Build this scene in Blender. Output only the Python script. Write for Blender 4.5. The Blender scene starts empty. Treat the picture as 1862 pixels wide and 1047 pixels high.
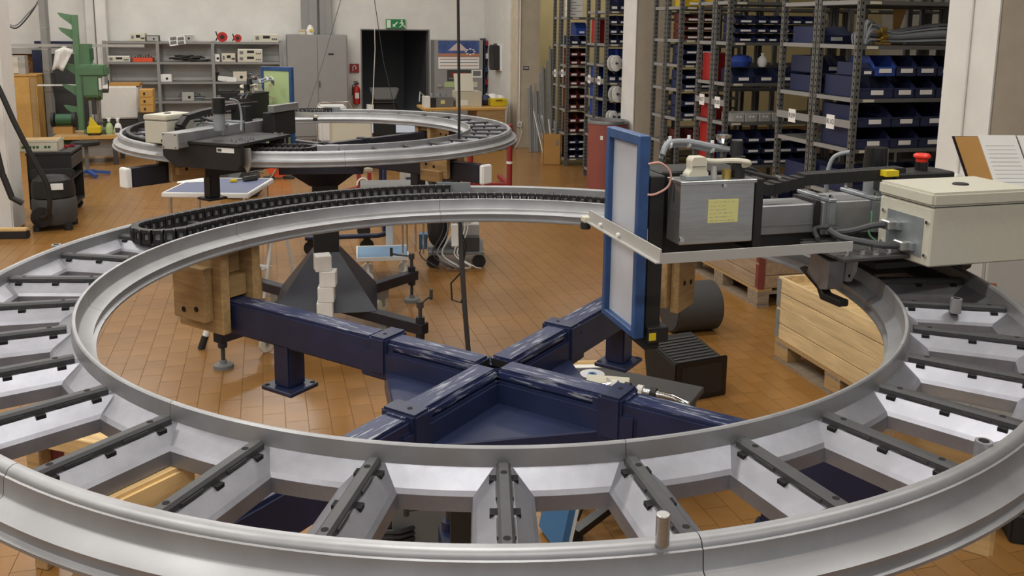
import bpy, bmesh, math, random
from mathutils import Vector, Matrix
random.seed(7)
R = math.radians
sc = bpy.context.scene
C = sc.collection
# ------------------------------------------------------------------ camera
CH = 2.05                                   # camera height
FPX, PIT, ROL, PY = 1619.5, 0.16395, 0.011233, 318.0
cp, sp, cr, sr = math.cos(PIT), math.sin(PIT), math.cos(ROL), math.sin(ROL)
cam_d = bpy.data.cameras.new('camera'); cam = bpy.data.objects.new('camera', cam_d); C.objects.link(cam)
rx = Vector((cr, sr*sp, sr*cp)); ux = Vector((-sr, cr*sp, cr*cp)); fx = Vector((0, cp, -sp))
M = Matrix.Identity(4)
for i in range(3):
    M[i][0], M[i][1], M[i][2] = rx[i], ux[i], -fx[i]
M[2][3] = CH
cam.matrix_world = M
cam_d.sensor_width = 36; cam_d.lens = FPX*36/1862; cam_d.shift_y = -(523.5-PY)/1862
cam_d.clip_start = 0.02; cam_d.clip_end = 100
sc.camera = cam
# ------------------------------------------------------------------ world, lights, exposure
w = bpy.data.worlds.new('world'); sc.world = w; w.use_nodes = True
w.node_tree.nodes['Background'].inputs[0].default_value = (0.92, 0.95, 1.0, 1)
w.node_tree.nodes['Background'].inputs[1].default_value = 0.42
sc.view_settings.view_transform = 'Standard'; sc.view_settings.look = 'None'
sc.view_settings.exposure = 0.12; sc.view_settings.gamma = 1
LAMP_W = 46.0
# ------------------------------------------------------------------ frames and helpers
TH = R(15.5)                                # the building stands turned against the view
E1 = Vector((math.cos(TH), math.sin(TH), 0)); E2 = Vector((-math.sin(TH), math.cos(TH), 0))
ORG = Vector((-0.57, 17.5, 0))              # inner corner of the back wall
def B(s, d, z=0): return ORG + E1*s - E2*d + Vector((0, 0, z))
def ray(u, v):
    a = (u-931)/FPX; b = -(v-PY)/FPX
    x = cr*a - sr*b; up = sr*a + cr*b
    return Vector((x, cp + sp*up, -sp + cp*up))
def fl(u, v, z=0.0):                        # photograph point -> point on a level z
    d = ray(u, v); t = (z-CH)/d.z; return Vector((d.x*t, d.y*t, z))
def bw(u, v, d):                            # photograph point -> (s, z) on the plane d in front of the back wall
    r = ray(u, v); n = -E2; k = (d + ORG.dot(n))/r.dot(n)
    p = r*k - ORG; return p.dot(E1), CH + r.z*k
def sd(p): q = Vector((p[0], p[1], 0)) - ORG; return q.dot(E1), -q.dot(E2)
def hexc(h):
    h = h.lstrip('#'); o = []
    for i in (0, 2, 4):
        c = int(h[i:i+2], 16)/255; o.append(c/12.92 if c <= .04045 else ((c+.055)/1.055)**2.4)
    return (*o, 1)
MATS = {}
def mat(name, h, rough=.6, metal=0., var=.0, scale=8., bump=0., stretch=(1, 1, 1), h2=None, emit=0., trans=0., alpha=1., spec=.5, rnd=0., coat=0., lo=.4, hi=.65):
    m = bpy.data.materials.new(name); m.use_nodes = True; nt = m.node_tree; N = nt.nodes; L = nt.links
    b = N['Principled BSDF']; c = hexc(h)
    b.inputs['Base Color'].default_value = c; b.inputs['Roughness'].default_value = rough; b.inputs['Metallic'].default_value = metal
    b.inputs['Specular IOR Level'].default_value = spec; b.inputs['Coat Weight'].default_value = coat
    if emit: b.inputs['Emission Color'].default_value = c; b.inputs['Emission Strength'].default_value = emit
    if trans: b.inputs['Transmission Weight'].default_value = trans
    if alpha < 1: b.inputs['Alpha'].default_value = alpha
    out = None
    if var or bump or h2:
        tc = N.new('ShaderNodeTexCoord'); mp = N.new('ShaderNodeMapping'); mp.inputs['Scale'].default_value = stretch
        no = N.new('ShaderNodeTexNoise'); no.inputs['Scale'].default_value = scale; no.inputs['Detail'].default_value = 5; no.inputs['Roughness'].default_value = .6
        L.new(tc.outputs['Object'], mp.inputs[0]); L.new(mp.outputs[0], no.inputs['Vector'])
        if var or h2:
            rp = N.new('ShaderNodeValToRGB'); rp.color_ramp.elements[0].position = lo; rp.color_ramp.elements[1].position = hi
            c2 = hexc(h2) if h2 else (*[min(1, x*(1+var)) for x in c[:3]], 1)
            c1 = c if h2 else (*[x*(1-var) for x in c[:3]], 1)
            rp.color_ramp.elements[0].color = c1; rp.color_ramp.elements[1].color = c2
            L.new(no.outputs['Fac'], rp.inputs[0]); out = rp.outputs[0]
        if bump:
            bp = N.new('ShaderNodeBump'); bp.inputs['Strength'].default_value = bump; bp.inputs['Distance'].default_value = .01
            L.new(no.outputs['Fac'], bp.inputs['Height']); L.new(bp.outputs[0], b.inputs['Normal'])
    if rnd:
        oi = N.new('ShaderNodeObjectInfo'); mr = N.new('ShaderNodeMapRange'); mr.inputs[3].default_value = 1-rnd; mr.inputs[4].default_value = 1+rnd
        L.new(oi.outputs['Random'], mr.inputs[0]); mx = N.new('ShaderNodeVectorMath'); mx.operation = 'SCALE'
        if out: L.new(out, mx.inputs[0])
        else: mx.inputs[0].default_value = c[:3]
        L.new(mr.outputs[0], mx.inputs['Scale']); out = mx.outputs[0]
    if out: L.new(out, b.inputs['Base Color'])
    MATS[name] = m; return m
class MB:
    """collects shapes into one mesh"""
    def __init__(s): s.v = []; s.f = []; s.m = []; s.mi = 0
    def add(s, vs, fs):
        o = len(s.v); s.v += [tuple(x) for x in vs]; s.f += [tuple(o+i for i in f) for f in fs]; s.m += [s.mi]*len(fs); return s
    def box(s, c, d, rz=0., rot=None):
        hx, hy, hz = d[0]/2, d[1]/2, d[2]/2
        q = [Vector((x*hx, y*hy, z*hz)) for z in (-1, 1) for y in (-1, 1) for x in (-1, 1)]
        m = rot if rot is not None else Matrix.Rotation(rz, 3, 'Z')
        return s.add([m @ p + Vector(c) for p in q], [(0, 2, 3, 1), (4, 5, 7, 6), (0, 1, 5, 4), (2, 6, 7, 3), (0, 4, 6, 2), (1, 3, 7, 5)])
    def b2(s, lo, hi): return s.box([(a+b)/2 for a, b in zip(lo, hi)], [abs(b-a) for a, b in zip(lo, hi)])
    def bar(s, p, q, wd, ht, up=(0, 0, 1)):       # a square bar from p to q
        p, q = Vector(p), Vector(q); a = (q-p); l = a.length; a.normalize(); u = Vector(up)
        sd_ = a.cross(u)
        if sd_.length < 1e-4: sd_ = a.cross(Vector((1, 0, 0)))
        sd_.normalize(); u = sd_.cross(a)
        m = Matrix((a, sd_, u)).transposed(); return s.box((p+q)/2, (l, wd, ht), rot=m)
    def cyl(s, p, q, r, n=12, r2=None, cap=True):
        p, q = Vector(p), Vector(q); a = (q-p).normalized(); r2 = r if r2 is None else r2
        t = a.cross(Vector((0, 0, 1)))
        if t.length < 1e-4: t = Vector((1, 0, 0))
        t.normalize(); b = a.cross(t); vs = []
        for c, rr in ((p, r), (q, r2)):
            for i in range(n):
                x = 2*math.pi*i/n; vs.append(c + t*math.cos(x)*rr + b*math.sin(x)*rr)
        fs = [(i, (i+1) % n, n+(i+1) % n, n+i) for i in range(n)]
        if cap: fs += [tuple(range(n))[::-1], tuple(range(n, 2*n))]
        return s.add(vs, fs)
    def tube(s, pts, r, n=8, closed=False):
        pts = [Vector(p) for p in pts]; k = len(pts); vs = []; prev = None
        for i, p in enumerate(pts):
            a = (pts[(i+1) % k] if (i < k-1 or closed) else p) - (pts[i-1] if (i > 0 or closed) else p)
            a.normalize()
            t = prev - a*prev.dot(a) if prev is not None else a.cross(Vector((0, 0, 1)) if abs(a.z) < .9 else Vector((1, 0, 0)))
            t.normalize(); prev = t; b = a.cross(t)
            for j in range(n):
                x = 2*math.pi*j/n; vs.append(p + t*math.cos(x)*r + b*math.sin(x)*r)
        fs = []
        for i in range(k if closed else k-1):
            o, o2 = i*n, ((i+1) % k)*n
            fs += [(o+j, o+(j+1) % n, o2+(j+1) % n, o2+j) for j in range(n)]
        if not closed: fs += [tuple(range(n))[::-1], tuple(range((k-1)*n, k*n))]
        return s.add(vs, fs)
    def lathe(s, prof, n=24, a0=0., a1=2*math.pi, closed_prof=False):
        full = abs(a1-a0-2*math.pi) < 1e-6; k = n if full else n+1; m = len(prof); vs = []
        for i in range(k):
            a = a0 + (a1-a0)*i/n
            for r, z in prof: vs.append((r*math.cos(a), r*math.sin(a), z))
        fs = []; mm = m if closed_prof else m-1
        for i in range(n):
            o, o2 = i*m, ((i+1) % k)*m
            for j in range(mm): fs.append((o+j, o2+j, o2+(j+1) % m, o+(j+1) % m))
        return s.add(vs, fs)
    def prism(s, poly, ax, lo, hi):               # polygon in the plane across axis ax, pushed from lo to hi
        def P(p, h):
            return {'x': (h, p[0], p[1]), 'y': (p[0], h, p[1]), 'z': (p[0], p[1], h)}[ax]
        n = len(poly); vs = [P(p, lo) for p in poly] + [P(p, hi) for p in poly]
        return s.add(vs, [tuple(range(n))[::-1], tuple(range(n, 2*n))] + [(i, (i+1) % n, n+(i+1) % n, n+i) for i in range(n)])
    def mesh(s, name, mats, smooth=False, bevel=0.):
        me = bpy.data.meshes.new(name); me.from_pydata(s.v, [], s.f)
        if not isinstance(mats, (list, tuple)): mats = [mats]
        for m in mats: me.materials.append(MATS[m])
        for p, i in zip(me.polygons, s.m): p.material_index = i
        bm = bmesh.new(); bm.from_mesh(me); bmesh.ops.recalc_face_normals(bm, faces=bm.faces)
        if bevel:
            ed = [e for e in bm.edges if len(e.link_faces) == 2 and e.calc_face_angle(0) > .6]
            bmesh.ops.bevel(bm, geom=ed, offset=bevel, segments=2 if bevel > .004 else 1, affect='EDGES', clamp_overlap=True)
        bm.to_mesh(me); bm.free()
        if smooth:
            for p in me.polygons: p.use_smooth = True
            me.set_sharp_from_angle(angle=R(38))
        me.update(); return me
    def build(s, name, mats, parent=None, loc=(0, 0, 0), rz=0., smooth=False, bevel=0., rot=None):
        return obj(name, s.mesh(name, mats, smooth, bevel), parent, loc, rz, rot)
def obj(name, me, parent=None, loc=(0, 0, 0), rz=0., rot=None):
    o = bpy.data.objects.new(name, me); C.objects.link(o); o.location = loc
    o.rotation_euler = rot if rot else (0, 0, rz)
    if parent: o.parent = parent
    return o
def tag(o, label, cat, group=None, kind=None):
    o['label'] = label; o['category'] = cat
    if group: o['group'] = group
    if kind: o['kind'] = kind
    return o
def thing(name, label, cat, loc=(0, 0, 0), rz=0., group=None):
    o = bpy.data.objects.new(name, None); C.objects.link(o); o.empty_display_size = .05
    o.location = loc; o.rotation_euler = (0, 0, rz); return tag(o, label, cat, group)
def struct(o): o['kind'] = 'structure'; return o
def copy_tree(o, parent=None):
    c = o.copy(); C.objects.link(c); c.parent = parent
    for ch in list(o.children): copy_tree(ch, c)
    return c
ORD = ['first', 'second', 'third', 'fourth', 'fifth', 'sixth', 'seventh', 'eighth', 'ninth', 'tenth', 'eleventh', 'twelfth', 'thirteenth']
# ------------------------------------------------------------------ materials
mat('wall_white', 'd8d6d0', .85, var=.04, scale=3, bump=.05)
mat('wall_warm_lit', 'dccb96', .85, var=.04, scale=3)  # warm lamplight on the bay wall, put into its colour
mat('wall_beige', 'c4b8a4', .85, var=.05, scale=6, bump=.08)
mat('ceiling', 'dcdcd8', .9)
mat('grout', '7a562c', .8)
mat('tile', '8d6535', .26, var=.07, scale=2.2, rnd=.035, spec=.5, bump=.015)
mat('alu', 'a0a0a1', .45, .65, var=.08, scale=9, bump=.03)
mat('alu_cast', '8f8f95', .44, .75, var=.10, scale=14, bump=.05)
mat('alu_bright', 'dcdce0', .30, .8, var=.05, scale=20)
mat('steel', 'b8b8b6', .32, .9, var=.06, scale=14, stretch=(1, 1, 12))
mat('chrome', 'd8d8d8', .15, 1.)
mat('galv', '9aa0a2', .45, .6, var=.1, scale=12)
mat('black', '1c1b1a', .55)
mat('black_gloss', '151515', .3)
mat('rubber', '3a3a3b', .5, var=.1, scale=30)
mat('hole', '0a0a0a', .9)
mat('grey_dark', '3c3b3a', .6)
mat('grey_mid', '6e6e6c', .6)
mat('grey_light', 'a6a49e', .6)
mat('rack_grey', '63625e', .5, .2, var=.06, scale=9)
mat('shelf_grey', '8b8a87', .5, .1)
mat('cab_grey', '8f8e8b', .55, var=.03, scale=3)
mat('blue_paint', '1f2744', .38, var=.15, scale=9, bump=.03)
mat('blue_scuff', '222a4c', .45, h2='8a8f96', scale=22, stretch=(.6, 6, 6), lo=.56, hi=.64)
mat('navy_black', '20212c', .4, var=.15, scale=8)
mat('blue', '33508f', .5)
mat('blue_tape', '2b4a78', .45, var=.15, scale=14)
mat('blue_bin', '2c4696', .42, rnd=.12)
mat('shaded_blue_bin', '212849', .5, rnd=.2)  # blue bins, with the shade on the rack fronts put into the colour
mat('red_bin', 'a3231f', .42, rnd=.12)
mat('maroon_bin', '5a2422', .45, rnd=.15)
mat('yellow_bin', 'c0a018', .5)
mat('red', 'b32018', .45)
mat('red_paint', '8e2a28', .5)
mat('red_bright', 'e0321f', .4)
mat('orange', 'd8502a', .5)
mat('yellow', 'd6bd22', .45)
mat('yellow_note', 'd0ca84', .8)
mat('paper', 'e4e3de', .8)
mat('white', 'e2e2de', .55)
mat('foam', 'dcdad4', .9, var=.03, scale=20)
mat('beige', 'c9c4b0', .5)
mat('enclosure', 'bdbaa9', .5, var=.02, scale=60, bump=.03)
mat('green', '587d5a', .5, var=.08, scale=5)
mat('green_pale', 'a9bd86', .5)
mat('green_dark', '2c5a3a', .5)
mat('wood', 'a98a5c', .65, var=.16, scale=6, stretch=(1, 12, 12), bump=.05)
mat('wood_pale', 'cfae78', .65, var=.16, scale=4, stretch=(1, 8, 8), bump=.05, rnd=.06)
mat('wood_pale_y', 'cdb284', .65, var=.16, scale=3, stretch=(10, 1, 10), bump=.04, rnd=.08)
mat('wood_y', 'a98a5c', .65, var=.16, scale=6, stretch=(12, 1, 12), bump=.05)
mat('wood_grey', '8a7a66', .8, var=.2, scale=6, stretch=(1, 8, 8), bump=.1)
mat('wood_grey_y', '9c8468', .75, var=.15, scale=4, stretch=(9, 1, 9), bump=.08)
mat('wood_red', '7a3a32', .6, var=.15, scale=6)
mat('ply', 'c79a52', .6, var=.08, scale=4)
mat('carton', 'b08448', .8, var=.06, scale=4)
mat('drum', '8c4a40', .55, var=.05, scale=4)
mat('cable_grey', '8b8f92', .5)
mat('cable_dark', '3c3c3e', .55)
mat('cable_white', 'd8d5cc', .5)
mat('pink', 'c99a8e', .5)
mat('film', 'c9ccd2', .28, alpha=.80, spec=.6, var=.06, scale=5, bump=.25)
mat('plastic_bag', '33332f', .35, bump=.6, scale=14)
mat('brick', '9a5a34', .85, rnd=.2)
mat('teal', '3f6f9a', .5)
mat('blue_mat', '6d8fae', .6)
mat('table_blue', '5c6480', .5)
mat('lamp', 'ffffff', .5, emit=3.0)
mat('screen_dark', '202225', .25)
mat('crimson', '8a2030', .5)
mat('sky_print', '2c3f73', .5, h2='4f67a0', scale=3)
mat('snow_print', 'c9b5b4', .6)
mat('tan_print', 'b07858', .6)
mat('sign_green', '1f7a48', .5)
mat('glow_green', 'd5e4cc', .5)
mat('gold', 'b8a058', .35, .8)
mat('copper', 'b07050', .4, .6)
# ================================================================== the setting
RZ = TH
def bst(name, lo, hi, m, holes=None):       # a wall block in building coordinates (s, -d, z)
    o = MB().b2((lo[0], -lo[1], lo[2]), (hi[0], -hi[1], hi[2])).build(name, m, loc=ORG, rz=RZ); return struct(o)
HC = 4.7
floor = struct(MB().b2((-13, -23, -.12), (9, .3, -.004)).build('floor', 'grout', loc=ORG, rz=RZ))
# clay floor tiles laid in running bond
TW, TL, GAP = .115, .24, .0022
tile_me = MB().b2((-TW/2+GAP/2, -TL/2+GAP/2, -.010), (TW/2-GAP/2, TL/2-GAP/2, 0)).mesh('floor_tile', 'tile')
def pj(p):
    q = Vector(p) - Vector((0, 0, CH)); zf = q.dot(fx)
    return (931 + FPX*q.dot(rx)/zf, PY - FPX*q.dot(ux)/zf, zf)
near = []; far = []
for i in range(-110, 40):
    for j in range(-93, 0):
        x = i*TW; y = j*TL + (TL/2 if i % 2 else 0)
        p = ORG + E1*x + E2*y; u, v, zf = pj(p)
        if zf < 1.2 or u < -700 or u > 2600 or v > 1700: continue
        inring = ((u-893)/690)**2 + ((v-590)/190)**2 < 1 and v > 560 and not (700 < u < 1330)
        cor = (u > 1500 and 940 < v < 1060) and u < 1880
        (near if (inring or cor) else far).append((zf, x, y))
near.sort(); far += near[300:]; near = near[:300]
for zf, x, y in near: obj('floor_tile', tile_me, floor, (x, y, 0))
mb = MB()
for zf, x, y in far: mb.b2((x-TW/2+GAP/2, y-TL/2+GAP/2, -.010), (x+TW/2-GAP/2, y+TL/2-GAP/2, 0))
o = mb.build('floor_tiling', 'tile', floor); o['kind'] = 'stuff'
bst('ceiling', (-13, -.3, HC), (9, 23, HC+.15), 'ceiling')
# back wall with a doorway
dl = bw(657, 100, 0)[0]; dr = bw(780, 100, 0)[0]; dz = bw(718, 54, 0)[1]
m_ = MB()
for a, b, z0, z1 in ((-13, dl, 0, HC), (dr, .1, 0, HC), (dl, dr, dz, HC)): m_.b2((a, 0, z0), (b, .25, z1))
struct(m_.build('wall_back', 'wall_white', loc=ORG, rz=RZ))
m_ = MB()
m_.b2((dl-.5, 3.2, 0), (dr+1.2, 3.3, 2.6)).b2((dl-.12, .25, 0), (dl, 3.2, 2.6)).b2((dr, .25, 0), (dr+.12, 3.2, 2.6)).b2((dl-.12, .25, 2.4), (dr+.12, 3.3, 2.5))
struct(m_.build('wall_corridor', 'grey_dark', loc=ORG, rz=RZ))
fr = MB().b2((dl-.01, -.008, 0), (dl+.012, .25, dz)).b2((dr-.012, -.008, 0), (dr+.01, .25, dz)).b2((dl-.01, -.008, dz-.012), (dr+.01, .25, dz+.01))
struct(fr.build('trim_1', 'grey_mid', loc=ORG, rz=RZ))
# side wall, the beige pier and the warm-lit bay behind the racks
bst('wall_side', (0, 0, 0), (.12, 1.85, HC), 'wall_white')
bst('wall_pier', (.03, 1.80, 0), (.42, 2.3, HC), 'wall_beige')
bst('wall_bay', (.1, -.25, 0), (9, 0, HC), 'wall_warm_lit')
bst('wall_right', (9, 0, 0), (9.2, 23, HC), 'wall_white')
bst('wall_left', (-13.2, 0, 0), (-13, 23, HC), 'wall_white')
# square pillars
def pillar(name, p, a, m, b=None):
    o = MB().b2((0, 0, 0), (a, b or a, HC)).build(name, m, loc=p, rz=RZ, bevel=.012); return struct(o)
p1 = fl(1148, 348); PIL1 = Vector((p1.x, p1.y, 0))
pillar('wall_pillar_centre', PIL1, .40, 'wall_beige')
o = MB().b2((-.012, -.004, 0), (0, .404, HC)).build('lit_face_centre', 'wall_white', loc=PIL1, rz=RZ); struct(o)  # thin white sheet: light from the left painted on this face
r_ = ray(1822, 4); k = 5.3/r_.y; PIL2 = Vector((r_.x*k, 5.3, 0))
pillar('wall_pillar_right', PIL2, .55, 'wall_beige', .40)
o = MB().b2((-.012, -.004, 0), (0, .404, HC)).build('lit_face_right', 'wall_white', loc=PIL2, rz=RZ); struct(o)  # white sheet added so this pillar side looks brightly lit
p3 = fl(26, 424); pillar('wall_pillar_left', Vector((p3.x, p3.y, 0)) - E1*.45, .45, 'wall_white')
# ceiling lamps
def luminaire(s, d, W):
    t = thing('ceiling_lamp', 'long white fluorescent ceiling lamp above the workshop, outside the picture', 'lamp', B(s, d, HC), RZ, 'ceiling lamps')
    MB().b2((-.8, -.16, -.09), (.8, .16, 0)).build('housing', 'white', t, bevel=.01)
    for y in (-.07, .07): MB().cyl((-.74, y, -.105), (.74, y, -.105), .013, 10).build('tube', 'lamp', t)
    l = bpy.data.lights.new('lamp_light', 'AREA'); l.shape = 'RECTANGLE'; l.size = 1.5; l.size_y = .28; l.energy = W; l.color = (1, .985, .95)
    o = bpy.data.objects.new('lamp_light', l); C.objects.link(o); o.parent = t; o.location = (0, 0, -.13)
for s_ in (-9.5, -6.6, -3.9, -1.2):
    for d_ in (2.6, 6.2, 9.6, 12.6, 15.6, 19): luminaire(s_, d_, LAMP_W*(.55 if s_ > -2 else 1))
luminaire(1.6, 2.0, LAMP_W*.8)
# ================================================================== ring machines
C1 = Vector((-.0419, 2.1875, 0)); Z1 = 1.442
C2 = Vector((-1.2402, 5.8093, 0)); Z2 = 1.399
INP = [(.9555, -.001), (.9575, .0005), (.9615, .0005), (.9640, -.002), (.9655, -.028), (.9660, -.078), (.926, -.078), (.920, -.075), (.920, -.070), (.929, -.067), (.925, -.049), (.951, -.037), (.9535, -.034)]
OUP = [(1.2090, -.003), (1.2130, .0015), (1.2200, .002), (1.2265, -.001), (1.2300, -.006), (1.2305, -.009), (1.2335, -.010), (1.2360, -.035), (1.2385, -.038), (1.264, -.049), (1.260, -.067), (1.269, -.070), (1.269, -.075), (1.263, -.078), (1.2080, -.078), (1.2080, -.030)]
SG = .0006
rail_in = MB().lathe(INP, 24, SG, R(45)-SG, True)
rail_in.add([], []); RAIL_IN = None
def rail_mesh(prof, nm):
    m = MB().lathe(prof, 26, SG, R(45)-SG, True); k = len(prof)
    m.f += [tuple(range(k)), tuple(range(26*k, 27*k))]; m.m += [0, 0]
    return m.mesh(nm, 'alu', smooth=True)
RAIL_IN = rail_mesh(INP, 'inner_rail'); RAIL_OUT = rail_mesh(OUP, 'outer_rail')
def pocket_mesh():
    A = R(11.25)/2; m = MB()
    def pt(r, side, off, z):                # off: distance from the spoke's centre line
        a = side*(A - math.asin(off/r)); return (r*math.cos(a), r*math.sin(a), z)
    r0, r1 = .9655, 1.2085; z0, z1, z2 = -.030, -.049, -.0775
    loops = []
    for (ra, rb, off, z) in ((r0, r1, 0, z0), (r0, r1, .014, z0), (r0+.034, r1-.036, .038, z1), (r0+.040, r1-.042, .044, z1-.006), (r0+.042, r1-.044, .046, z2)):
        lp = []
        n = 5
        for i in range(n+1):                # inner arc, from right side to left side
            p0 = pt(ra, -1, off, z); p1 = pt(ra, 1, off, z)
            a0 = math.atan2(p0[1], p0[0]); a1 = math.atan2(p1[1], p1[0]); a = a0+(a1-a0)*i/n
            lp.append((ra*math.cos(a), ra*math.sin(a), z))
        for i in range(n+1):
            p0 = pt(rb, 1, off, z); p1 = pt(rb, -1, off, z)
            a0 = math.atan2(p0[1], p0[0]); a1 = math.atan2(p1[1], p1[0]); a = a0+(a1-a0)*i/n
            lp.append((rb*math.cos(a), rb*math.sin(a), z))
        loops.append(lp)
    k = len(loops[0]); vs = [p for l in loops for p in l]; fs = []
    for a in range(len(loops)-1):
        for i in range(k): fs.append((a*k+i, a*k+(i+1) % k, (a+1)*k+(i+1) % k, (a+1)*k+i))
    m.add(vs, fs)
    for r in (.998, 1.088, 1.178):          # cast notches that hold the strips
        for s_ in (-1, 1):
            for off, zz, mi, sz in ((.0150, -.0345, 1, .0060),):
                a = s_*(A - math.asin(off/r)); m.mi = mi
                m.box((r*math.cos(a), r*math.sin(a), zz), (.015, sz*2, .011), rz=s_*A)
    m.mi = 0
    return m.mesh('pocket', ['alu_cast', 'hole'], smooth=False, bevel=.0022)
def strip_mesh():
    m = MB(); h = .0105
    m.prism([(-h, -.030), (h, -.030), (h, -.021), (h*.62, -.0165), (-h*.62, -.0165), (-h, -.021)], 'x', .974, 1.204)
    for r in (1.04, 1.135): 
        for s_ in (-1, 1): m.b2((r-.022, s_*h-.002, -.028), (r+.022, s_*h+.002, -.0235))
    m.mi = 1
    for r in (1.006, 1.172): m.cyl((r, 0, -.018), (r, 0, -.0162), .0052, 12)
    return m.mesh('rubber_strip', ['rubber', 'hole'])
POCKET, STRIP = pocket_mesh(), strip_mesh()
def ring(c, z, ph, label):
    t = thing('ring_track', label, 'ring track', (c.x, c.y, z))
    for k in range(8):
        obj('inner_rail', RAIL_IN, t, rz=R(-122+45*k+ph)); obj('outer_rail', RAIL_OUT, t, rz=R(-122+45*k+ph))
    for k in range(32):
        obj('rubber_strip', STRIP, t, rz=R(-88+11.25*k+ph)); obj('pocket', POCKET, t, rz=R(-88+5.625+11.25*k+ph))
    return t
ring1 = ring(C1, Z1, 0, 'large cast aluminium ring track filling the foreground, with black rubber strips')
ring2 = ring(C2, Z2, 4.0, 'second aluminium ring track further back on a black pedestal')
def boss(parent, c, z, u, v, zb, zt, r, inner=True, m='alu'):
    p = fl(u, v, z+zb) - Vector((c.x, c.y, z)); b = MB().cyl((0, 0, zb), (0, 0, zt), r, 20)
    o = b.build('boss', [m, 'hole'], parent, (p.x, p.y, 0), smooth=True)
    if inner: MB().cyl((0, 0, zt-.001), (0, 0, zt+.0006), r*.62, 16).build('bore', 'hole', o)
boss(ring1, C1, Z1, 104, 466, -.031, .003, .0125)
boss(ring1, C1, Z1, 1737, 568, -.031, .003, .0125)
boss(ring1, C1, Z1, 1785, 842, -.031, .005, .0125)
pin = fl(1204, 990, Z1+.0); MB().cyl((0, 0, 0), (0, 0, .040), .0085, 20).build('locating_pin', 'steel', ring1, (pin.x-C1.x, pin.y-C1.y, 0), smooth=True, bevel=.001)
# ---- cable chain
def link_mesh():
    m = MB(); L, W_, H_ = .0305, .011, .042
    m.b2((-L/2, -W_, 0), (L/2-.002, W_, .011)).b2((-L/2, -W_, H_-.010), (L/2-.002, W_, H_))
    m.b2((-L/2, -W_, .011), (-L/2+.007, W_, H_-.010)).b2((L/2-.009, -W_*.9, .011), (L/2-.004, W_*.9, H_-.010))
    m.mi = 1; m.b2((-L/2+.007, -W_*.55, .012), (L/2-.009, W_*.55, H_-.014)); m.b2((-L/2, -W_-.0006, H_-.004), (-L/2+.003, W_+.0006, H_+.0008))
    return m.mesh('chain_link', ['black', 'grey_mid'])
LINK = link_mesh()
def chain(c, z, a_in, a_loop, a_out, label):
    t = thing('cable_chain', label, 'cable chain', (c.x, c.y, z-.028))
    ri, ro = 1.005, 1.178; pts = []
    def run(r, a, b):
        n = max(2, int(abs(R(b-a))*r/.005))
        for i in range(n+1): x = R(a+(b-a)*i/n); pts.append(Vector((r*math.cos(x), r*math.sin(x), 0)))
    run(ri, a_in, a_loop)
    rc = (ri+ro)/2; rad = (ro-ri)/2; x = R(a_loop); e = Vector((math.cos(x), math.sin(x), 0)); tt = Vector((-math.sin(x), math.cos(x), 0))
    for i in range(1, 30): b = math.pi*i/30; pts.append(e*(rc - rad*math.cos(b)) + tt*rad*math.sin(b))
    run(ro, a_loop, a_out)
    acc = 0.; nxt = 0.; step = .0305
    for p, q in zip(pts, pts[1:]):
        l = (q-p).length
        while nxt <= acc + l and l > 0:
            f = (nxt-acc)/l; o = p.lerp(q, f); obj('chain_link', LINK, t, o, math.atan2(q.y-p.y, q.x-p.x)); nxt += step
        acc += l
    x = R(a_out-1.2); r = ro+.020
    MB().b2((-.045, -.002, .004), (.035, .002, .046)).b2((.030, -.004, .002), (.085, .0, .048)).build('end_bracket', 'galv', t, (r*math.cos(x), r*math.sin(x), 0), x+math.pi/2)
    return t
chain(C1, Z1, 26, 156.5, 99, 'black cable drag chain lying looped on the foreground ring')
chain(C2, Z2, -100, -85, -261, 'black cable drag chain lying on the further ring track')
# ---- four-armed support frames
def cross(c, zt, ang, label, far_, arms=(0, 90, 180, 270)):
    t = thing('support_cross', label, 'support frame', (c.x, c.y, 0), R(ang))
    bm_, tm = ('navy_black', 'navy_black') if far_ else ('blue_paint', 'blue_scuff')
    for k, av in enumerate(arms):
        a = MB(); a.b2((.012, -.045, zt-.115), (.42, .045, zt-.030)).b2((.30, -.037, zt-.108), (1.36 if far_ else 1.06, .037, zt-.004))
        arm = a.build('arm', bm_, t, rz=R(av), bevel=.006)
        MB().b2((.030, -.036, zt-.032), (.40, .036, zt)).build('top_tube', tm, arm, bevel=.009)
        MB().b2((.031, -.026, zt-.026), (.0295, .026, zt-.006)).build('tube_mouth', 'hole', arm)
        MB().b2((.325, -.050, zt-.10), (.385, .050, zt+.007)).build('collar', bm_, arm, bevel=.006)
        MB().cyl((.355, .012, zt+.0065), (.355, .012, zt+.0078), .006, 12).build('collar_hole', 'hole', arm)
        MB().b2((.40, -.030, zt-.005), (.95 if far_ else .92, .030, zt-.0015)).build('wear_plate', tm, arm)
        sx = .10 if far_ else 0
        MB().b2((.715+sx, -.034, zt-.235), (.783+sx, .034, zt-.10)).build('stub_foot', bm_, arm, bevel=.005)
        MB().b2((.685+sx, -.058, zt-.248), (.813+sx, .058, zt-.234)).build('foot_plate', bm_, arm, bevel=.003)
        for x, y in ((.700, -.046), (.798, -.046), (.700, .046), (.798, .046)): MB().cyl((x+sx, y, zt-.2345), (x+sx, y, zt-.2332), .008, 10).build('bolt_hole', 'hole', arm)
        if far_: MB().b2((1.36, -.041, zt-.110), (1.39, .041, zt-.001)).build('end_cap', 'white', arm, bevel=.006)
    MB().prism([(.37, 0), (0, .37), (-.37, 0), (0, -.37)], 'z', zt-.165, zt-.086).build('top_plate', bm_, t, bevel=.003)
    MB().box((0, 0, zt-.09), (.05, .05, .07), R(45)).build('hub', bm_, t)
    return t
ZC1, ZC2 = 1.200, 1.285
cross1 = cross(C1, ZC1, 57.5, 'blue painted four-armed support cross with worn edges inside the foreground ring', False)
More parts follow.
